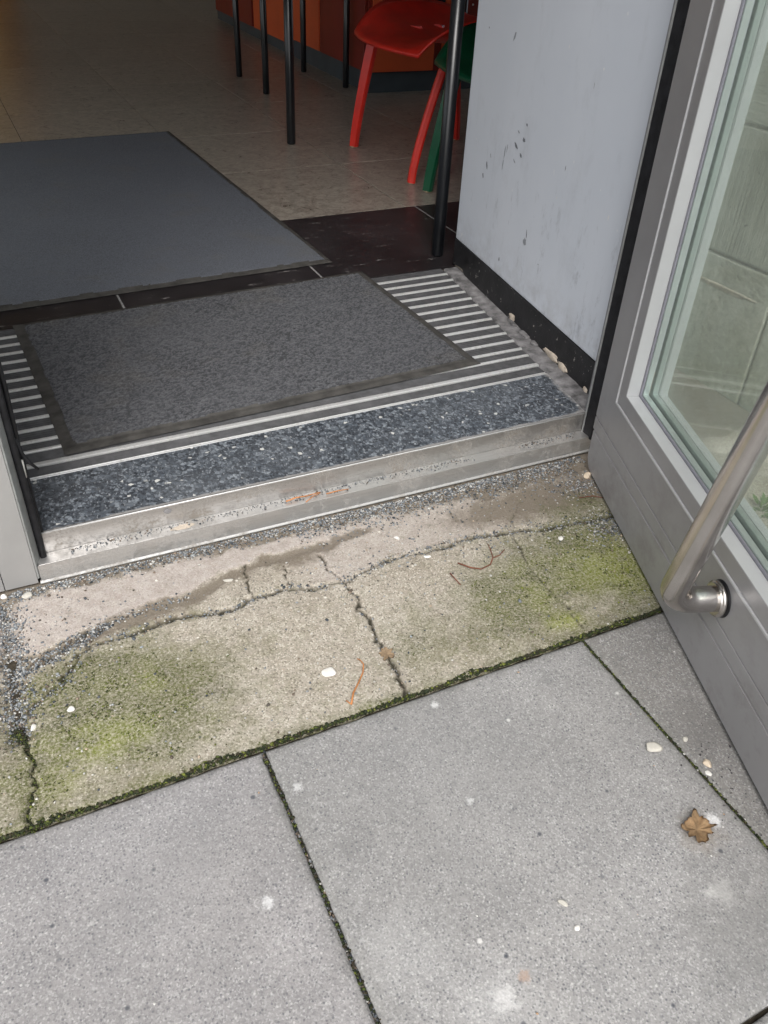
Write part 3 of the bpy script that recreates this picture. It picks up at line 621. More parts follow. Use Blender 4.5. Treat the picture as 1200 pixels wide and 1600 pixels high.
# ---- single stones, leaves and twigs one can point to
def rock(name, u, v, z, r, sc, mat, label, cat, seed, group=None):
    bm = bmesh.new(); bmesh.ops.create_icosphere(bm, subdivisions=3, radius=1); R = random.Random(seed)
    off = Vector((seed*3.1, seed*1.7, 0)); planes = [(Vector((R.gauss(0, 1), R.gauss(0, 1), R.gauss(0, .8))).normalized(), R.uniform(.55, .85)) for _ in range(7)]
    for p in bm.verts:
        q = p.co.copy()
        for nrm, d in planes:
            k = q.dot(nrm)
            if k > d: q -= nrm*(k-d)*.9
        q *= 1+.10*noise.noise(q*2.2+off); p.co = Vector((q.x*sc[0], q.y*sc[1], q.z*sc[2]))*r
    c = G(u, v, z); o = from_bm(name, bm, mat, smooth=True, loc=(c[0], c[1], z+r*sc[2]*.55)); o.rotation_euler.z = R.uniform(0, 3)
    return tag(o, label, cat, group or 'loose pebbles around the doorstep')
def zt(u, v): return float(surf(G(u, v)[None, :2])[0])
o = rock('limestone_chip', 514, 1051, zt(514, 1051), .0105, (1, .95, .18), M['chalk'], 'flat round bright white chip on the cracked concrete left of the curved orange needle', 'stone', 3); o.rotation_euler.z = 0
o = rock('pebble', 1022, 1169, -.001, .0145, (1., .52, .32), M['palestone'], 'largest flat oval pale pebble lying on the big grey paver near the door', 'pebble', 5); o.rotation_euler.z = rad(-22)
rock('pebble', 1070, 1156, -.002, .005, (1, .8, .6), M['palestone'], 'small pale pebble just right of the mossy joint, above the buff chip', 'pebble', 6)
rock('pebble', 1104, 1194, -.002, .0068, (1, .8, .5), M['stone'], 'buff angular pebble on the right edge of the mossy joint near the door', 'pebble', 7)
rock('pebble', 1106, 1210, -.004, .0045, (1, .9, .6), M['chalk'], 'tiny white pebble sitting in the mossy joint below the buff pebble', 'pebble', 8)
rock('pebble', 918, 745, zt(918, 745), .0095, (1, .75, .62), M['stone'], 'buff angular stone in the gravel at the foot of the door hinge', 'pebble', 9)
rock('pebble', 931, 748, zt(931, 748), .0045, (1, .8, .6), M['stone'], 'small brown stone touching the buff stone by the door hinge', 'pebble', 19)
rock('pebble', 44, 932, zt(44, 932), .010, (1, .6, .4), M['palestone'], 'dull pinkish stone in the gravel below the left door jamb', 'pebble', 10)
rock('pebble', 7, 934, zt(7, 934), .006, (1, .9, .6), M['chalk'], 'round white pebble at the left photo edge below the jamb', 'pebble', 11)
rock('pebble', 358, 907, zt(358, 907), .010, (1, .38, .2), M['palestone'], 'thin flat buff flake lying across the dirty band of the cracked concrete', 'pebble', 12)
rock('pebble', 620, 842, zt(620, 842), .006, (1, .6, .5), M['chalk'], 'white chip on the pink mortar below the middle of the threshold', 'pebble', 13)
rock('pebble', 667, 871, zt(667, 871), .007, (.4, 1, .4), M['chalk'], 'white sliver of stone just under the long crack', 'pebble', 14)
rock('pebble', 111, 1109, zt(111, 1109), .0055, (1, .9, .5), M['chalk'], 'white chip on the mossy left slab beside the gravel', 'pebble', 15)
rock('pebble', 52, 1138, zt(52, 1138), .0055, (1, .7, .5), M['chalk'], 'white chip at the lower end of the gravel channel', 'pebble', 16)
rock('pebble', 876, 842, zt(876, 842), .0055, (1, .8, .5), M['chalk'], 'white chip on the green moss right of the branched twig', 'pebble', 17)
rock('pebble', 879, 1412, -.001, .006, (1, .55, .4), M['palestone'], 'short pale chip on the lower part of the big paver', 'pebble', 18)
rock('pebble', 901, 1450, -.001, .0035, (1, 1, .5), M['chalk'], 'tiny round white chip low on the big paver', 'pebble', 20)

def leaf(name, u, v, z, r, mat, label, seed, lobes=5, depth=.35, crumple=.12, rz=0):
    bm = bmesh.new(); R = random.Random(seed); n = 60; rings = 6; c = G(u, v, z); rows = []
    cen = bm.verts.new((0, 0, 0))
    for k in range(1, rings+1):
        row = []
        for i in range(n):
            a = 2*math.pi*i/n; rr = r*(1-depth*(.5+.5*math.cos(a*lobes+1.5*noise.noise(Vector((math.cos(a)*1.5, math.sin(a)*1.5, seed)))))+.34*noise.noise(Vector((math.cos(a)*3+seed, math.sin(a)*3, 0)))+.20*noise.noise(Vector((math.cos(a)*11+seed, math.sin(a)*11, 0))))
            q = Vector((math.cos(a)*rr*k/rings, math.sin(a)*rr*k/rings*.85, 0))
            q.z = r*crumple*(noise.noise(q/r*3+Vector((seed, 0, 0)))+1)*k/rings+abs(math.sin(a*lobes/2))*r*.04*k/rings
            row.append(bm.verts.new(q))
        rows.append(row)
    for i in range(n): bm.faces.new((cen, rows[0][i], rows[0][(i+1) % n]))
    for A, B in zip(rows, rows[1:]):
        for i in range(n): bm.faces.new((A[i], B[i], B[(i+1) % n], A[(i+1) % n]))
    g = bmesh.ops.solidify(bm, geom=bm.faces[:], thickness=.0004)
    o = from_bm(name, bm, mat, smooth=True, loc=(c[0], c[1], z+.0012)); o.rotation_euler.z = rz
    return tag(o, label, 'leaf', 'dead leaves on the ground')
l = leaf('dry_leaf', 1088, 1297, -.001, .0205, M['leaf'], 'crumpled light brown dead leaf stuck on the paver near the door', 14, 4, .20, .26, .5)
l = leaf('dry_leaf', 604, 1023, zt(604, 1023), .0135, M['paleleaf'], 'small pale lobed dead leaf lying on the upright crack of the concrete', 9, 5, .38, .1, 1.)
def twig(name, pts, r, mat, label, parts=(), zoff=.002, zfun=None):
    P3 = []
    for k, (u, v) in enumerate(pts):
        zz = (zfun or zt)(u, v); c = G(u, v, zz); P3.append((c[0], c[1], zz+zoff+.0012*math.sin(k*1.9)))
    out = []
    for a, b in zip(P3, P3[1:]):
        for t in (0, .5): out.append(tuple(a[i]+(b[i]-a[i])*t for i in range(3)))
    out.append(P3[-1]); rs = [r*(1-.5*i/len(out)) for i in range(len(out))]
    bm = bmesh.new(); bm_tube(bm, out, rs, 6)
    for br in parts:
        B = [(*G(u, v, zt(u, v))[:2], zt(u, v)+zoff) for u, v in br]; bm_tube(bm, B, r*.7, 6)
    return tag(from_bm(name, bm, mat, smooth=True), label, 'twig', 'twigs and needles blown to the door')
twig('pine_needle', [(549, 1102), (552, 1085), (560, 1068), (567, 1052), (568, 1040), (562, 1032), (558, 1030)], .0013, M['needle'], 'curved orange pine needle on the concrete right of the white chip', parts=[[(549, 1102), (541, 1096)]])
twig('branched_twig', [(715, 881), (735, 889), (752, 890), (766, 883), (770, 873), (766, 860), (762, 850)], .0013, M['twig'], 'dark red branched twig on the concrete under the long crack', parts=[[(770, 873), (780, 869), (788, 860)]])
twig('twig', [(703, 897), (712, 908), (720, 915)], .0012, M['twig'], 'short red twig below the branched twig')
twig('twig', [(905, 779), (925, 777), (945, 779)], .001, M['twig'], 'thin dark twig on the moss beside the door foot')
zl = lambda u, v: .035
twig('pine_needle', [(447, 785), (462, 780), (478, 776), (500, 770)], .0014, M['needle'], 'orange pine needle lying on the aluminium ledge, leftmost of three', zfun=lambda u, v: .036)
twig('pine_needle', [(478, 786), (490, 777), (501, 771)], .001, M['needle'], 'orange pine needle crossing the longest needle on the aluminium ledge', zfun=lambda u, v: .037)
twig('pine_needle', [(510, 773), (528, 769), (545, 765)], .0012, M['needle'], 'brown pine needle on the aluminium ledge, rightmost of three', zfun=lambda u, v: .036)

# ---- weed seen through the door glass
wd = empty('weed', (*G(1190, 800)[:2], -.002), label='small green weed growing in the concrete behind the door glass', cat='weed')
R = random.Random(5)
for k in range(26):
    a = R.uniform(0, 6.28); el = R.uniform(.2, 1.3); L_ = R.uniform(.012, .026); s = .35*L_
    d = Vector((math.cos(a)*math.cos(el), math.sin(a)*math.cos(el), math.sin(el))); sd_ = d.cross(Vector((0, 0, 1))).normalized(); o0 = d*R.uniform(.002, .018)
    up = sd_.cross(d)
    v = [o0, o0+d*L_*.35+sd_*s*.5+up*.001, o0+d*L_*.7+sd_*s*.45, o0+d*L_-up*.003, o0+d*L_*.7-sd_*s*.45, o0+d*L_*.35-sd_*s*.5+up*.001, o0+d*L_*.5-up*.002]
    raw('leaf', v, [(0, 1, 6), (1, 2, 6), (2, 3, 6), (3, 4, 6), (4, 5, 6), (5, 0, 6)], M['weed'], wd)

# ============================================================ THRESHOLD
th = empty('door_threshold', label='worn aluminium door threshold with dark terrazzo strip at the foot of the entrance', cat='threshold')
XL, XR = -.016, 1.004
prism('upper_riser', [(.006, ZF+.0008), (-.001, ZF+.0008), (-.001, .0352), (.003, .0352), (.003, ZF-.003), (.006, ZF-.003)], (XL+.012, XR), M['alu_dark'], th, .0007)
prism('ledge', [(.003, .0352), (-.0270, .0345), (-.0270, .031), (.003, .031)], (XL, XR), M['alu'], th, .0006)
prism('lower_riser', [(-.0274, .0343), (-.0274, .002), (-.024, .002), (-.024, .0308), (-.0262, .0308)], (XL-.002, XR+.0), M['alu'], th, .0007)
prism('bottom_lip', [(-.0275, .0045), (-.0300, .0020), (-.0300, .0005), (-.0240, .0005), (-.0240, .0045)], (XL-.004, XR), M['lip'], th)
n = 90; ny = 14; xs = np.linspace(XL, 1.045, n+1); V = []; E_ = []
for x in xs:
    yb = (.1526+x*.0157)
    for j in range(ny+1):
        y = .0061+(yb-.0061)*j/ny; V.append((x, y, ZF)); e = math.exp(-(y-.006)/.006)*.95 if x > .1 else math.exp(-(y-.006)/.005)*.7
        E_.append(max(e, .7*math.exp(-max(0, 1.0-x+(y*.1))/.012)))
k, j = np.meshgrid(np.arange(n), np.arange(ny), indexing='ij'); a = (k*(ny+1)+j).ravel(); F = np.c_[a, a+ny+1, a+ny+2, a+1]
raw('terrazzo_strip', V, F, M['terrazzo'], th, attrs={'edge': E_})
# grit trodden onto the ledge
P = np.c_[RNG.random(900)*.98, -.004-RNG.random(900)*.014*(.4+.9*RNG.random(900))]; keep = fbm(P[:, 0], P[:, 0]*0, 5, 3, 71) > -.32; P = P[keep]; n = len(P)
stones('ledge_grit', np.c_[P, np.full(n, .0352)], .0006+.0011*RNG.random(n)**2, gcols(n, (.22, .2, .16, .1, .07, .12, .08, .05)), M['grit'])
tube('bright_lip', [(XL+.012, .0008, ZF+.0012), (.3, .0006, ZF+.0012), (.7, .0008, ZF+.0012), (XR-.002, .0006, ZF+.0012)], .0012, M['alu_clean'], th, 6)  # thin tube of brighter metal along the top edge
# dark round spot of gum and a smear on the riser
def smear(name, mat, c, nx_, r1, r2, label, cat, parent=None, seed=0):
    bm = bmesh.new(); R = random.Random(seed); n = 18; nx_ = Vector(nx_).normalized(); t = Vector((1, 0, 0)) if abs(nx_.x) < .8 else Vector((0, 1, 0)); u = (t-nx_*t.dot(nx_)).normalized(); v = nx_.cross(u)
    ring = [bm.verts.new(Vector(c)+(u*math.cos(2*math.pi*i/n)*r1+v*math.sin(2*math.pi*i/n)*r2)*R.uniform(.8, 1.1)) for i in range(n)]
    cen = bm.verts.new(Vector(c)+nx_*.0009)
    for i in range(n): bm.faces.new((cen, ring[i], ring[(i+1) % n]))
    return from_bm(name, bm, mat, parent, smooth=True)
smear('gum_spot', M['cement'], (.187, -.0013, .0625), (0, -1, 0), .0065, .0055, '', '', th, 2)
smear('mortar_smear', M['mortar'], (.205, -.016, .0354), (0, -.1, 1), .020, .006, '', '', th, 5)

# ============================================================ ENTRANCE GRATE
gr = empty('entrance_grate', rz=IA, label='recessed aluminium foot grate with dark ribbed rubber strips under the front mat', cat='floor grate')
def gx(y): return 1.0247+(y-.1655)*.1188+.0157*y
YB = [.7115, .672, .632, .5918, .5512, .5108, .4702, .430, .3898, .3508, .3105, .2705, .2381]
def bar(y, wd, h=.0022, name='bar', mat=None):
    prof = [(y-wd/2, ZF-.006), (y+wd/2, ZF-.006), (y+wd/2, ZF+h-.0012), (y+wd*.28, ZF+h), (y-wd*.28, ZF+h), (y-wd/2, ZF+h-.0012)]
    prism(name, prof, (-.12, gx(y)-.002), mat or M['alu_clean'], gr)
for y in YB[:12]: bar(y, .0095)
bar(YB[12], .0085); bar(.1922, .0125, .003); bar(.1562, .0028, .0012, 'edge_bar'); bar(.1512, .0026, .0008, 'edge_bar')
def ribbed(y0, y1, ribs, name='rubber_strip'):
    n = ribs*2; prof = [(y0, ZF-.007)]
    for k in range(n+1): prof.append((y0+(y1-y0)*k/n, ZF-.0006-(.0013 if k % 2 else 0)))
    prof.append((y1, ZF-.007)); prism(name, prof[::-1], (-.12, gx((y0+y1)/2)-.001), M['insert'], gr)
edges = [.7505]+YB
for a, b_ in zip(edges, edges[1:]): ribbed(b_+.0052, a-.0052 if a != .7505 else a, 4)
ribbed(.1988, .2335, 12); ribbed(.1580, .1855, 9)
box('grate_pit', (-.15, .13, .02), (1.1, .76, ZF-.0072), M['rubber'], gr)
# frame angle along the wall, smeared with old cement
bm = bmesh.new(); n = 60; rows = []
R = random.Random(3)
for k in range(n+1):
    y = -.0+(.758)*k/n; gxw = 1.0247+(y-.1655)*.1188; wxw = 1.049+(y-.053)*.1148+.004
    jit = .0016*noise.noise(Vector((y*30, 2, 0))); rows.append([bm.verts.new(q) for q in ((gxw+jit-.0015, y, ZF-.004), (gxw+jit, y, ZF+.0022), ((gxw+wxw)/2, y, ZF+.0030+.0012*noise.noise(Vector((y*60, 0, 0)))), (wxw, y, ZF+.004+.002*noise.noise(Vector((y*40, 5, 0)))))])
for A, B in zip(rows, rows[1:]):
    for i in range(3): bm.faces.new((A[i], A[i+1], B[i+1], B[i]))
bmesh.ops.recalc_face_normals(bm, faces=bm.faces)
tag(from_bm('edge_angle', bm, M['cement'], smooth=True), 'cement-smeared metal edge strip running along the foot of the blue-grey wall', 'edge strip')

# ============================================================ MATS
def mat_thing(name, label, ang, x0, x1, y0, y1, border, th_, pilemat, step, amp, sc, ramp=.012):
    e = empty(name, rz=ang, label=label, cat='door mat', group='mats at the entrance')
    nx, ny = int((x1-x0)/step), int((y1-y0)/step); X, Y = np.meshgrid(np.linspace(x0, x1, nx+1), np.linspace(y0, y1, ny+1), indexing='ij')
    x, y = X.ravel(), Y.ravel(); d = np.minimum(np.minimum(x-x0, x1-x), np.minimum(y-y0, y1-y))
    d = d+fbm(x, y, 20, 3, 5)*(.0014 if amp > .001 else .0003)
    wxn = fbm(x, y, sc*.5, 2, 6)*.6/sc
    r = 1-np.abs(fbm(x*.75+wxn, y*1.25+wxn, sc, 2, 7))*2.6; pile = np.clip(r, 0, 1)
    k = ss(d, border-.003, border+.003)
    z = ZF+.0032+th_*.45*ss(d, 0, ramp)+k*(th_*.35+amp*pile)+.0010*fbm(x, y, 4, 3, 9)+(1-k)*.0006*fbm(x, y, 90, 2, 10)
    z = np.where(d < step*.6, ZF+.0026, z)
    V = np.c_[x, y, z]; i, j = np.meshgrid(np.arange(nx), np.arange(ny), indexing='ij'); a = (i*(ny+1)+j); Q = np.stack([a, a+ny+1, a+ny+2, a+1], -1)
    inb = k.reshape(nx+1, ny+1)[:-1, :-1] > .5
    for nm, m, mt in (('rubber_border', ~inb, M['mat_edge']), ('pile', inb, pilemat)):
        f = Q[m]; used, inv = np.unique(f, return_inverse=True)
        raw(nm, V[used], inv.reshape(f.shape), mt, e, smooth=True, attrs={'pile': (pile[used] if amp > .001 else np.full(len(used), .5))})
    return e
mat_thing('front_mat', 'charcoal rubber-edged doormat with coarse pebbly pile lying on the grate', .0557, .0727, .924, .1992, .7607, .021, .006, M['pile_front'], .0023, .0023, 215)
mat_thing('back_mat', 'larger blue-grey fine pile mat on the indoor floor behind the front doormat', .0545, -.75, .8808, .8462, 2.3349, .018, .005, M['pile_back'], .0045, .0003, 60)

# ============================================================ INDOOR FLOOR
floor = empty('indoor_floor', rz=IA, kind='structure')
box('floor_bed', (-4.2, .752, ZF-.05), (5.2, 9.6, ZF-.0035), M['darkgrout'], floor)
TB = 1.2465; TX = .2525; TW = .4985
def tile_mesh(wx, wy, mat):
    bm = bmesh.new(); bm_box(bm, (.0008, .0008, -.004), (wx-.0008, wy-.0008, 0), .0007, 1); me = bpy.data.meshes.new('tile'); bm.to_mesh(me); bm.free(); me.materials.append(mat); return me
bt = tile_mesh(TW-.004, TB-.7505, M['blacktile'])
for i in range(-3, 4):
    o = bpy.data.objects.new('black_tile', bt); link(o, floor); o.location = (TX+.035+i*TW, .7505, ZF)
for i in range(-3, 4):                                       # thin pale joints between the black tiles
    box('joint', (TX+.0305+i*TW, .752, ZF-.004), (TX+.0350+i*TW, TB, ZF-.0004), M['grout'], floor)
pt = tile_mesh(TW-.0012, .512, M['paletile'])
for j in range(0, 16):
    for i in range(-5, 7):
        o = bpy.data.objects.new('beige_tile', pt); link(o, floor); o.location = (TX+i*TW, TB+.002+j*.5135, ZF+random.uniform(0, .0003))
for s in ((.492, .440, .0025), (.187, .463, .003)): pass

# ============================================================ RIGHT WALL OF THE ENTRANCE
wa, wb = Vector((1.049, .053, 0)), Vector((1.132, .776, 0)); wdir = (wb-wa).normalized(); wrz = math.atan2(wdir.y, wdir.x)-math.pi/2
w0 = wa-wdir*.062
rw = empty('reveal_wall', (w0.x, w0.y, 0), wrz, label='scuffed blue-grey painted side wall of the entrance with black skirting', cat='wall')
LW = (wb-w0).length
pn = box('painted_panel', (0, 0, ZF+.0745), (.10, LW, 2.16), M['paint'], rw, .003)
n = 120; rows = []; bm = bmesh.new()
for k in range(n+1):                                         # skirting with a ragged chipped foot
    y = LW*k/n; lo = .004+.010*max(0, noise.noise(Vector((y*22, 1.3, 0)))-.12)*2.2
    rows.append([bm.verts.new(q) for q in ((.004, y, ZF+.0742), (-.0015, y, ZF+.0736), (-.0018, y, ZF+.04), (-.0018, y, ZF+lo), (.004, y, ZF+lo-.002))])
for A, B in zip(rows, rows[1:]):
    for i in range(4): bm.faces.new((A[i], A[i+1], B[i+1], B[i]))
bm.faces.new(rows[-1][::-1]); bmesh.ops.recalc_face_normals(bm, faces=bm.faces); sk = from_bm('skirting', bm, M['skirting'], rw)
box('plaster_core', (.0045, .001, .0), (.10, LW-.001, ZF+.074), M['mortar'], rw)
def lump(y, z, ry, rz_, rx, seed, mat=None, parent=rw, x=0., name='plaster_crumb'):
    bm = bmesh.new(); bmesh.ops.create_icosphere(bm, subdivisions=3, radius=1)
    for p in bm.verts:
        q = p.co.copy(); p.co = Vector((q.x*rx, q.y*ry, q.z*rz_))*(1+.38*noise.noise(q*1.8+Vector((seed, 0, 0)))+.2*noise.noise(q*5+Vector((seed, 0, 0))))+Vector((x, y, z))
    return from_bm(name, bm, mat or M['mortar'], parent, smooth=True)
lump(.208+.02, ZF+.011, .034, .010, .005, 1); lump(.155+.02, ZF+.008, .020, .009, .006, 2); lump(.425, ZF+.011, .016, .012, .005, 3); lump(.412, ZF+.003, .026, .0045, .008, 4, M['cement'], x=-.004)
lump(.35, ZF+.004, .022, .0045, .009, 6, x=-.006, mat=M['cement']); lump(.08, ZF+.006, .010, .007, .004, 7); lump(.30, ZF+.006, .012, .003, .008, 8, M['cement'], x=-.005)
# scuffs and knocks on the paint, laid on as thin marks
def mark(y, z, ry, rz_, a, mat, seed):
    bm = bmesh.new(); R = random.Random(seed); n = 14; ca, sa = math.cos(a), math.sin(a)
    P = []
    for i in range(n):
        t = 2*math.pi*i/n; p, q = math.cos(t)*ry*R.uniform(.55, 1.1), math.sin(t)*rz_*R.uniform(.55, 1.1); P.append(bm.verts.new((-.0006, y+p*ca-q*sa, z+p*sa+q*ca)))
    bm.faces.new(P); bmesh.ops.recalc_face_normals(bm, faces=bm.faces); return from_bm('scuff', bm, mat, rw)
M['scuff'] = mat_simple('rubber_scuff', (.17, .18, .20), .6, var=.4, sc=400); M['scuff2'] = mat_simple('faint_scuff', (.27, .285, .31), .6, var=.3, sc=500); M['paintchip'] = mat_simple('bare_paint_chip', (.66, .66, .66), .6)
def WP(u, v):                                                # photograph pixel -> (along, up) on the wall
    d = AF+AR*(u-600)/F_PX+AU*(800-v)/F_PX; nn = Vector((wdir.y, -wdir.x, 0)); D = Vector(d); t = (w0-Vector(CAM)).dot(nn)/D.dot(nn); p = Vector(CAM)+D*t
    return (p-w0).dot(wdir), p.z
for (u, v, L_, H_, a, mt) in [(755, 274, .009, .004, 1.2, 'scuff'), (761, 258, .013, .005, 1.2, 'scuff'), (767, 243, .008, .003, 1.2, 'scuff2'), (819, 219, .010, .006, .1, 'scuff'), (807, 228, .014, .005, .45, 'scuff'), (814, 243, .008, .005, .5, 'scuff'), (824, 195, .006, .004, .4, 'scuff'), (811, 206, .010, .0025, .4, 'scuff2'),
        (804, 252, .010, .0025, .5, 'scuff2'), (789, 238, .003, .022, .1, 'scuff2'), (786, 256, .0025, .018, .05, 'scuff2'), (793, 231, .002, .016, .1, 'scuff2'), (820, 378, .012, .010, .9, 'scuff2'), (823, 366, .003, .012, -.2, 'scuff'), (805, 56, .005, .014, .4, 'scuff2'), (765, 43, .003, .003, 0, 'scuff'),
        (780, 405, .004, .006, 0, 'scuff'), (929, 134, .0015, .008, 0, 'scuff2'), (884, 263, .0018, .008, 0, 'scuff'), (870, 309, .0022, .005, .2, 'paintchip'), (951, 340, .0025, .008, 0, 'paintchip'), (890, 73, .0018, .006, 0, 'paintchip'), (944, 108, .003, .004, 0, 'paintchip'), (972, 390, .0015, .0015, 0, 'scuff'), (866, 270, .0015, .011, -.2, 'paintchip'),
        (841, 413, .0025, .002, 0, 'scuff'), (769, 271, .0015, .002, 0, 'paintchip'), (722, 366, .004, .007, .3, 'paintchip'), (939, 297, .002, .002, 0, 'paintchip')]:
    y, z = WP(u, v); mark(y, z, L_*.75, H_*.8, a, M[mt], int(u*7+v))

# ============================================================ FACADE AND SURROUND
def poly_prism(name, P, z0, z1, mat, parent=None):
    bm = bmesh.new(); A = [bm.verts.new((x, y, z0)) for x, y in P]; B = [bm.verts.new((x, y, z1)) for x, y in P]; n = len(P)
    for i in range(n): bm.faces.new((A[i], A[(i+1) % n], B[(i+1) % n], B[i]))
    bm.faces.new(A[::-1]); bm.faces.new(B); bmesh.ops.recalc_face_normals(bm, faces=bm.faces); return from_bm(name, bm, mat, parent)
fa = empty('building_facade', label='plain rendered building wall carrying the entrance doorway', cat='building')
poly_prism('pier', [(1.055, .012), (1.10, .012), (1.18, .40), (5.3, .40), (5.3, .765), (1.146, .765)], -.05, 2.6, M['facade'], fa)
box('left_wall', (-4.3, .0, -.05), (-2.6, .3, 2.6), M['facade'], fa); box('window_breast', (-2.6, .0, -.05), (-.42, .3, .55), M['facade'], fa)
box('lintel', (-4.3, .0, 2.6), (5.3, .32, 5.2), M['facade'], fa); box('door_head', (-.42, .0, 2.2), (1.12, .30, 2.6), M['facade'], fa)
box('left_pier', (-.42, .02, -.05), (-.20, .30, 2.2), M['facade'], fa)
wn = empty('added_window', (0, .12, 0), label='added unseen window left of the entrance lighting the room', cat='window')  # window added out of view to let daylight into the room
for a, b_ in (((-2.6, 0, .55), (-2.54, .06, 2.6)), ((-.48, 0, .55), (-.42, .06, 2.6)), ((-2.54, 0, .55), (-.48, .06, .61)), ((-2.54, 0, 2.54), (-.48, .06, 2.6))): box('frame', a, b_, M['frame'], wn)
box('pane', (-2.54, .025, .61), (-.48, .031, 2.54), M['glass'], wn)
# left jamb of the doorway with its gasket
lj = empty('left_door_jamb', label='pale grey metal door jamb at the left edge with loose black gasket', cat='door jamb')
def jambpost(name, x0, x1, mat, ch=0., y0=-.030, y1=.02):
    P = [(x0, y0), (x1-ch, y0)]+([(x1, y0+ch*1.8)] if ch else [])+[(x1, y1), (x0, y1)]
    return poly_prism(name, P, .0045, 2.2, mat, lj)
jambpost('outer_cover', -.20, -.0705, M['jamb']); jambpost('inner_cover', -.0692, -.0225, M['jamb'])
M['jamb_dk'] = mat_simple('jamb_edge', (.33, .34, .335), .35, metal=.35, var=.15, sc=60)
poly_prism('corner_strip', [(-.0220, -.0296), (-.0195, -.0290), (-.0125, -.012), (-.0125, .015), (-.022, .015)], .012, 2.2, M['jamb_dk'], lj)
R = random.Random(8)
def wavy(x, y, z0, z1, amp, ph, n=60): return [(x+amp*noise.noise(Vector((z0+(z1-z0)*k/n*6, ph, 0))), y+amp*noise.noise(Vector((z0+(z1-z0)*k/n*6, ph+9, 0))), z0+(z1-z0)*k/n) for k in range(n+1)]
box('gasket_channel', (-.0122, -.009, .036), (-.0050, .014, 2.2), M['rubber'], lj)
tube('gasket', wavy(-.0070, -.0085, .034, 2.18, .0016, 1.), .0050, M['rubber'], lj, 10)
tube('gasket', wavy(-.0015, .004, .034, .200, .0012, 4., 20), .0036, M['rubber'], lj, 8)
tube('gasket', [(-.004, .008, .196), (-.001, .004, .24), (.001, .004, .32), (0, .005, .6), (.0, .005, 1.2), (-.001, .005, 2.18)], .0036, M['rubber'], lj, 8)
tube('loose_gasket_end', [(-.003, .002, .240), (.000, .001, .215), (.007, .000, .198), (.017, -.001, .185)], [.0032, .0032, .0028, .0018], M['rubber'], lj, 8)
tube('gasket_clip', [(-.0035, -.0010, .176), (-.0030, -.001, .205)], .0030, M['chalk'], lj, 8)
# right jamb
rj = empty('right_door_jamb', label='narrow right door jamb with a straight black gasket beside the hinge', cat='door jamb')
box('jamb_post', (1.006, -.018, .036), (1.052, .010, 2.2), M['frame'], rj); box('jamb_edge', (.9962, -.0068, .034), (1.0000, -.0035, 2.2), M['jamb_dk'], rj, .0006)
box('gasket', (.9966, -.0330, .030), (1.012, -.0072, 2.2), M['rubber'], rj, .002, 2)
box('hinge_cover', (1.0125, -.034, .030), (1.036, -.0185, 2.2), M['rubber'], rj, .002, 1)

# ============================================================ THE OPEN DOOR
HX, HY, DA = .986, -.012, rad(-109.06)
door = empty('glass_door', (HX, HY, 0), DA, label='open grey metal-framed glass door with a slanting steel pull bar', cat='door')
def mat_frame():
    b = NB('door_frame_paint'); P = b.obj(); s = b.sep(P); n = b.noise(P, 7, 4, .6)
    col = b.mix(b.ramp(n, (.3, 0.), (.7, 1.)), (.29, .287, .292), (.335, .332, .34))
    dm = b.math('MULTIPLY', b.ramp(s[2], (.04, 1.), (.24, 0.)), b.ramp(b.noise(b.map(P, (9, 9, 12)), 1., 7, .75), (.48, 0.), (.66, 1.)))
    col = b.mix(b.math('MULTIPLY', dm, .5), col, (.19, .175, .165))
    sc = b.ramp(b.noise(b.map(P, (30, 30, 12), (0, .6, 0)), 1., 5, .8), (.72, 0.), (.78, 1.))
    col = b.mix(b.math('MULTIPLY', b.math('MULTIPLY', sc, b.ramp(s[2], (.2, 1.), (.4, .1))), .7), col, (.085, .075, .07))
    fl = b.ramp(b.noise(P, 330, 2, .6), (.73, 0.), (.77, 1.)); col = b.mix(b.math('MULTIPLY', fl, .5), col, (.42, .41, .4))
    return b.done(col, b.math('ADD', .36, b.math('MULTIPLY', dm, .3)), .25, b.bump(b.noise(P, 500, 2, .5), .05, .0006))
M['dframe'] = mat_frame()
def ring(name, o, i, y0, y1, mat, parent=door, bev=.0008):
    """rectangular ring in the door plane: o, i = (x0,z0,x1,z1) outer and inner"""
    bm = bmesh.new(); R4 = lambda r, y: [bm.verts.new((x, y, z)) for x, z in ((r[0], r[1]), (r[2], r[1]), (r[2], r[3]), (r[0], r[3]))]
    A, B, C, D = R4(o, y0), R4(i, y0), R4(i, y1), R4(o, y1)
    for k in range(4):
        j = (k+1) % 4
        for P, Q in ((A, B), (B, C), (C, D), (D, A)): bm.faces.new((P[k], P[j], Q[j], Q[k]))
    bmesh.ops.recalc_face_normals(bm, faces=bm.faces)
    if bev: bmesh.ops.bevel(bm, geom=bm.edges[:], offset=bev, segments=2, affect='EDGES')
    return from_bm(name, bm, mat, parent)
DX1, DZ1 = 1.02, 2.12
ring('door_frame', (.055, .1095, DX1, DZ1), (.1258, .1755, DX1-.071, DZ1-.07), 0, .056, M['dframe'], bev=.0012)
ring('frame_lip', (.1260, .1757, DX1-.0712, DZ1-.0702), (.1295, .1800, DX1-.0747, DZ1-.0745), -.0016, .05, M['bead_lit'], bev=.0006)
ring('sash', (.1297, .1802, DX1-.0749, DZ1-.0747), (.1585, .2070, DX1-.104, DZ1-.102), .0004, .0225, M['dframe'], bev=.0006)
ring('glazing_bead', (.1500, .1985, DX1-.095, DZ1-.093), (.1587, .2072, DX1-.1042, DZ1-.1022), .0012, .0222, M['bead_lit'], bev=.0)
ring('sealant', (.1560, .2045, DX1-.101, DZ1-.099), (.1625, .2108, DX1-.108, DZ1-.1065), .0226, .0262, M['sealant'], bev=.0008)
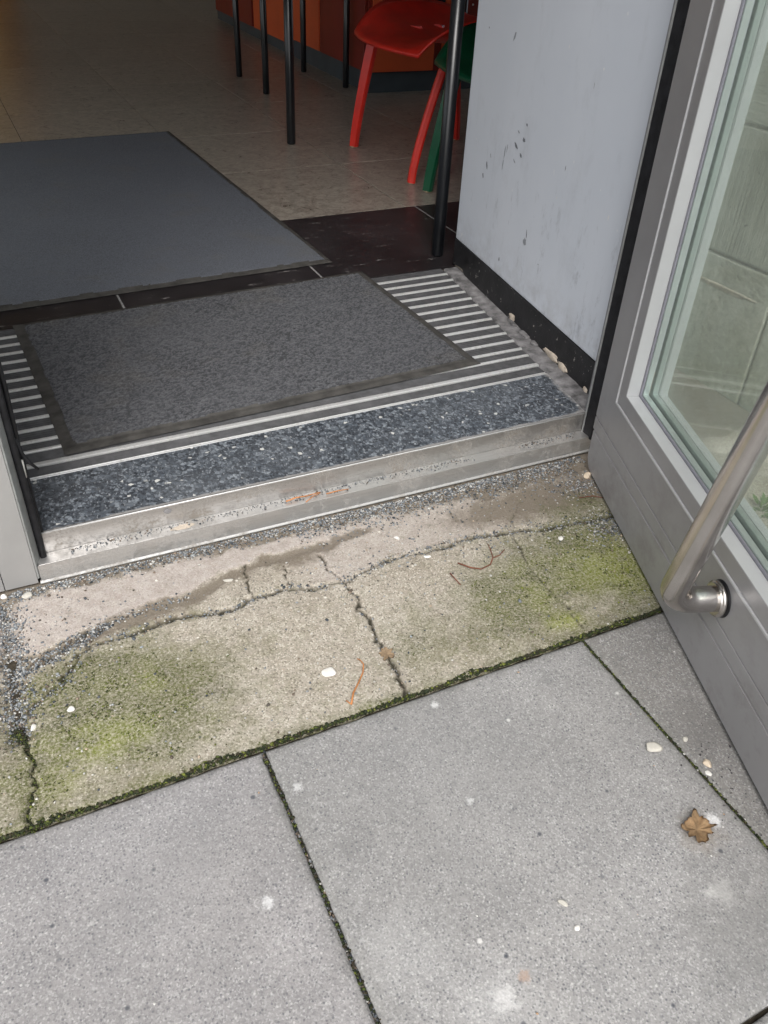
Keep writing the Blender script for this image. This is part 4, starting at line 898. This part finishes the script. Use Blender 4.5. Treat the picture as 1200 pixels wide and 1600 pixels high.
ring('inner_bead', (.1600, .2082, DX1-.106, DZ1-.104), (.1650, .2130, DX1-.111, DZ1-.109), .0264, .0362, M['spacer'], bev=.0006)
ring('pane_spacer', (.1570, .2050, DX1-.103, DZ1-.100), (.1690, .2170, DX1-.115, DZ1-.113), .0405, .0495, M['spacer'], bev=.0006)
ring('outer_sash', (.1300, .1805, DX1-.0752, DZ1-.075), (.1640, .2120, DX1-.109, DZ1-.108), .0540, .0700, M['bead_lit'], bev=.0015)
box('pane', (.152, .0365, .200), (DX1-.098, .0403, DZ1-.096), M['glass'], door)
box('pane', (.152, .0497, .200), (DX1-.098, .0535, DZ1-.096), M['glass'], door)
bm = bmesh.new(); bm_box(bm, (.056, -.0004, .0835), (DX1, .055, .1088), .0016, 2); from_bm('weather_bar', bm, M['dframe'], door)
def kick(z0, z1, y0, y1, cr):
    bm = bmesh.new(); P = [(.062, z1)]+[(.062+cr-cr*math.cos(a), z0+cr-cr*math.sin(a)) for a in np.linspace(0, math.pi/2, 9)]+[(DX1, z0), (DX1, z1)]
    A = [bm.verts.new((x, y0, z)) for x, z in P]; B = [bm.verts.new((x, y1, z)) for x, z in P]; n = len(P)
    for i in range(n): bm.faces.new((A[i], A[(i+1) % n], B[(i+1) % n], B[i]))
    bm.faces.new(A); bm.faces.new(B[::-1]); bmesh.ops.recalc_face_normals(bm, faces=bm.faces); bmesh.ops.bevel(bm, geom=[e for e in bm.edges if abs(e.verts[0].co.y-e.verts[1].co.y) < 1e-5], offset=.0012, segments=2, affect='EDGES'); return from_bm('kick_rail', bm, M['dframe'], door)
kick(.0065, .0828, -.0014, .05, .03)
box('bottom_brush', (.09, .012, .001), (DX1-.01, .03, .012), M['rubber'], door)
# pull bar
hd_s, hd_z, off = .580, .141, -.074
top_s, top_z = .578+.205*1.42, hd_z+1.42
dirv = Vector((top_s-hd_s, 0, top_z-hd_z)).normalized(); Rb = .034
base = Vector((hd_s, 0, hd_z)); C0 = base+Vector((0, off, 0)); pts = [base+Vector((0, -y_, 0)) for y_ in (.002, .004, .012, .020, .030, -(off+Rb+.002))]
for a in np.linspace(0, math.pi/2, 9): pts.append(base+Vector((0, off+Rb, 0))+Vector((0, -Rb*math.sin(a), 0))+dirv*(Rb*(1-math.cos(a))))
pts += [C0+dirv*(t) for t in (.08, .2, .4, .7, 1.0, 1.3)]
top = base+dirv*((Vector((top_s-hd_s, 0, top_z-hd_z))).length)
for a in np.linspace(math.pi/2, 0, 9): pts.append(top+Vector((0, off+Rb, 0))+Vector((0, -Rb*math.sin(a), 0))-dirv*(Rb*(1-math.cos(a))))
pts += [top+Vector((0, -y_, 0)) for y_ in (.030, .012, .004, .002)]
hb = tube('pull_bar', pts, .0176, M['steel'], door, 28)
for q in (base, top):
    bm = bmesh.new(); bmesh.ops.create_cone(bm, cap_ends=True, segments=40, radius1=.0245, radius2=.0245, depth=.011, matrix=Matrix.Translation(q+Vector((0, -.0062, 0))) @ Matrix.Rotation(math.pi/2, 4, 'X'))
    bmesh.ops.bevel(bm, geom=[e for e in bm.edges if abs(e.verts[0].co.y-e.verts[1].co.y) < 1e-6], offset=.0028, segments=3, affect='EDGES')
    o = from_bm('rosette', bm, M['steel'], hb); [setattr(p, 'use_smooth', len(p.vertices) == 4) for p in o.data.polygons]
    tube('washer', [q+Vector((0, -.0010, 0)), q+Vector((0, -.0001, 0))], .0256, M['rubber'], hb, 32)

# ============================================================ BLOCK WALL SEEN THROUGH THE GLASS
bw = empty('block_wall', (1.4400, 0, 0), rad(5.7), label='greenish cast stone block wall with grooved faces seen through the glass door', cat='wall')
def block(y0, y1, z0, z1, mat, sx=.0):
    return box('block', (0+sx, y0+.003, z0+.003), (.16, y1-.003, z1-.003), mat, bw, .004, 2)
box('mortar_core', (.009, -3.2, -.05), (.15, .62, 1.02), M['mortar'], bw)
for a, b_ in ((-3.2, -1.6), (-1.6, -.78), (-.78, .018), (.018, .61)): block(a, b_, -.02, .278, M['blk_smooth'], random.uniform(0, .001))
for a, b_ in ((-3.2, -2.2), (-2.2, -1.05), (-1.05, -.25), (-.25, .61)): block(a, b_, .278, .529, M['blk_comb'], random.uniform(0, .001))
zz = .529; k = 0
while zz < 1.0:
    off_ = (-.8, -.3)[k % 2]
    for a, b_ in ((-3.2, -2.+off_), (-2.+off_, -.9+off_), (-.9+off_, .15+off_), (.15+off_, .61)): block(a, b_, zz, zz+.25, M['blk_layer'] if k == 0 else M['blk_comb'], random.uniform(0, .001))
    zz += .25; k += 1
lump(.145, .215, .10, .006, .0025, 31, M['mortar'], bw, x=.001, name='chipped_ridge')

# ============================================================ FURNITURE
def table(legs, top_z, x0, x1, y0, y1, r, label):
    t = empty('table', (x0, y0, ZF), label=label, cat='table', group='black tables indoors')
    for x, y in legs:
        bm = bmesh.new(); bm_tube(bm, [(x-x0, y-y0, 0), (x-x0, y-y0, .004), (x-x0, y-y0, top_z-ZF)], [r*.85, r, r], 16); o = from_bm('leg', bm, M['table'], t, smooth=True)
    box('table_top', (-.05, -.05, top_z-ZF), (x1-x0+.05, y1-y0+.05, top_z-ZF+.025), M['table'], t, .004)
    ap = .018
    for a, b_ in (((0, -.01, top_z-ZF-.045), (x1-x0, .01, top_z-ZF-.001)), ((0, y1-y0-.01, top_z-ZF-.045), (x1-x0, y1-y0+.01, top_z-ZF-.001))): box('rail', a, b_, M['table'], t)
    return t
table([(1.128, .859), (1.149, 2.089), (1.85, 2.09), (1.83, .86)], .80, 1.128, 1.85, .859, 2.09, .0165, 'black tubular table standing directly behind the blue-grey wall')
table([(1.347, 2.98), (1.348, 3.406), (1.774, 3.044), (1.715, 3.47)], .80, 1.347, 1.75, 2.98, 3.44, .0150, 'small black table with thin legs beside the red counter, farther back')
def strip_sweep(name, path, wd, th_, mat, parent, wdir_, tip=None):
    """a bent flat wooden leg: path of points, width along wdir_"""
    bm = bmesh.new(); rows = []; W = Vector(wdir_).normalized(); n = len(path)
    for i, p in enumerate(path):
        p = Vector(p); t = (Vector(path[min(i+1, n-1)])-Vector(path[max(i-1, 0)])).normalized(); N = t.cross(W).normalized(); w_ = wd[i]/2; h_ = th_/2
        prof = [(-w_, -h_*.5), (-w_*.8, -h_), (w_*.8, -h_), (w_, -h_*.5), (w_, h_*.5), (w_*.75, h_), (0, h_*1.25), (-w_*.75, h_), (-w_, h_*.5)]
        rows.append([bm.verts.new(p+W*a+N*b_) for a, b_ in prof])
    m = len(rows[0])
    for A, B in zip(rows, rows[1:]):
        for k in range(m): bm.faces.new((A[k], A[(k+1) % m], B[(k+1) % m], B[k]))
    bm.faces.new(rows[0][::-1]); bm.faces.new(rows[-1]); bmesh.ops.recalc_face_normals(bm, faces=bm.faces)
    o = from_bm(name, bm, mat, parent); return o
def chair(name, loc, mat, label, rz=0.):
    """four bent legs under a waved shell seat; local origin at floor, seat about .46 x .50"""
    c = empty(name, loc, rz, label=label, cat='chair', group='lacquered wooden chairs indoors')
    for sx, sy in ((-1, -1), (-1, 1), (1, -1), (1, 1)):
        bx, by = (-.225 if sx < 0 else .215), sy*.245
        lean = (.100 if sy < 0 else .060) if sx < 0 else -.05; ly = -sy*.012
        path = []
        for k in range(9):
            t = k/8; path.append((bx+lean*t**1.3, by+ly*t, .004+.345*t))
        ex, ey = path[-1][0], path[-1][1]
        for a in np.linspace(.25, math.pi/2, 6): path.append((ex+(-sx)*.055*(1-math.cos(a)), ey-sy*.045*(1-math.cos(a)), .349+.050*math.sin(a)))
        path.append((path[-1][0]-sx*.07, path[-1][1]-sy*.05, .402))
        wd = [.032+.014*min(1, i/9) for i in range(len(path))]
        lg = strip_sweep('leg', path, wd, .024, mat, c, (1, .0, 0) if False else (.45, -sy*.9, 0))
        if sx < 0: tube('pale_edge', [(p_[0]-.004, p_[1]-sy*.0+(-.0135), p_[2]) for p_ in path[1:11]], .0008, M['wood'], lg, 5)  # pale line drawn for the highlight along the worn leg edge
        p0 = path[0]; box('worn_tip', (p0[0]-.011, p0[1]-.011, 0), (p0[0]+.011, p0[1]+.011, .006), M['wood'], lg, .002)
    nx, ny = 28, 28; top = []; V = []
    for i in range(nx+1):
        for j in range(ny+1):
            u, v = -1+2*i/nx, -1+2*j/ny; r = max(abs(u), abs(v)); q = math.hypot(u, v) or 1; k = r/q; k = .55*k+.45 if r else 1
            x, y = u*k*.275, v*k*.300
            z = .408+.022*u*u*(1 if u > 0 else .2)-.040*max(0, -u-.45)**1.6*1.8+.075*abs(v)**2.4*max(0, 1-u*u)-.014*(1-u*u)*(1-v*v)
            V.append((x, y, z))
    nn = len(V); F = []
    V2 = [(x, y, z-.010) for x, y, z in V]
    idx = lambda i, j: i*(ny+1)+j
    for i in range(nx):
        for j in range(ny): F.append((idx(i, j), idx(i+1, j), idx(i+1, j+1), idx(i, j+1))); F.append(tuple(nn+a for a in (idx(i, j), idx(i, j+1), idx(i+1, j+1), idx(i+1, j))))
    for i in range(nx): F.append((idx(i, 0), nn+idx(i, 0), nn+idx(i+1, 0), idx(i+1, 0))); F.append((idx(i, ny), idx(i+1, ny), nn+idx(i+1, ny), nn+idx(i, ny)))
    for j in range(ny): F.append((idx(0, j), idx(0, j+1), nn+idx(0, j+1), nn+idx(0, j))); F.append((idx(nx, j), nn+idx(nx, j), nn+idx(nx, j+1), idx(nx, j+1)))
    raw('seat', V+V2, F, mat, c, smooth=True)
    bV = []; bF = []
    for side in (0, 1):
        for i in range(13):
            for j in range(13):
                u, v = i/12, -1+j/6; w_ = .20-.05*u*u
                bV.append((.215+.10*u+.012*side-.035*v*v*-1*.0+.03*(v*v), v*w_, .43+.34*u))
    for s in (0, 1):
        for i in range(12):
            for j in range(12): a = s*169+i*13+j; bF.append((a, a+1, a+14, a+13) if s else (a, a+13, a+14, a+1))
    raw('backrest', bV, bF, mat, c, smooth=True)
    return c
chair('wooden_chair', (1.588, 1.738, ZF), M['red'], 'glossy red wooden chair with bent legs under the black table')
chair('wooden_chair', (1.597, 1.144, ZF), M['green'], 'dark green wooden chair partly hidden behind the wall edge')

# counter with orange-red fronts
ct = empty('counter', (1.815, 2.885, ZF), label='orange-red counter with slate plinth at the back of the room', cat='counter')
box('plinth', (.012, .012, 0), (2.2, 2.6, .088), M['plinth'], ct)
box('carcass', (.004, .004, .0885), (2.2, 2.6, .92), M['darkred'], ct)
box('front_panel', (.02, -.010, .092), (.345, .003, .90), M['orange'], ct, .002); box('black_strip', (.3485, -.012, .30), (.385, .003, .90), M['table'], ct); box('front_panel', (.3885, -.010, .092), (.462, .003, .90), M['orange'], ct, .002)
box('front_panel', (.466, -.010, .092), (1.10, .003, .90), M['darkred'], ct, .002); box('front_panel', (1.104, -.010, .092), (2.18, .003, .90), M['orange'], ct, .002)
sc = smear('screw', M['alu_clean'], (.535, -.0115, .365), (0, -1, 0), .005, .005, '', '', ct)
for k, (y0, y1) in enumerate(((.02, .58), (.60, 1.05), (1.09, 1.70), (1.74, 2.55))): box('side_panel', (-.010, y0, .06 if k > 1 else .092), (.003, y1, .90), M['darkred'] if k in (0, 3) else M['orange'], ct, .002)
box('corner_post', (-.028, 1.052, .0), (-.011, 1.086, .90), M['orange'], ct, .003)
box('counter_top', (-.03, -.03, .921), (2.2, 2.62, .955), M['plinth'], ct)

# ============================================================ THE ROOM
wl = empty('room_walls', kind='structure')
for a, b_ in (((-4.3, .3, 0), (-4.2, 9.6, .75)), ((-4.3, 7.5, .75), (-4.2, 9.6, 2.6)), ((5.2, .78, 0), (5.3, 9.6, .9)), ((5.2, 6., .9), (5.3, 9.6, 2.6)), ((-4.3, 9.5, 0), (-.55, 9.6, 2.9)), ((.60, 9.5, 0), (5.3, 9.6, 2.9)), ((-.55, 9.5, 2.2), (.60, 9.6, 2.9))): box('wall', a, b_, M['roomwall'], wl)  # side and back openings added, out of view, to let more daylight in
ce = box('ceiling', (-4.3, .32, 2.62), (5.3, 9.6, 2.75), M['ceil']); tag(ce, kind='structure')
b = NB('amber_backcloth'); P = b.obj(); df = b.n('ShaderNodeBsdfDiffuse'); tl = b.n('ShaderNodeBsdfTranslucent'); mx = b.n('ShaderNodeMixShader')  # unseen amber cloth added so daylight behind it tints the floor reflection
b.set(df.inputs[0], (.75, .38, .07)); b.set(tl.inputs[0], (1., .62, .14)); b.set(mx.inputs[0], .95); b.t.links.new(df.outputs[0], mx.inputs[1]); b.t.links.new(tl.outputs[0], mx.inputs[2]); b.t.links.new(mx.outputs[0], b.out.inputs[0])
n = 120; V = []; F = []
for k in range(n+1):
    x = -.60+1.40*k/n; yy = 9.42+.03*math.sin(k*.9); V += [(x, yy, ZF+.02), (x, yy, 2.3)]
for k in range(n): F.append((2*k, 2*k+2, 2*k+3, 2*k+1))
tag(raw('backcloth', V, F, b.m, smooth=True), 'amber curtain added out of view in the back opening to warm the floor reflection', 'backcloth')
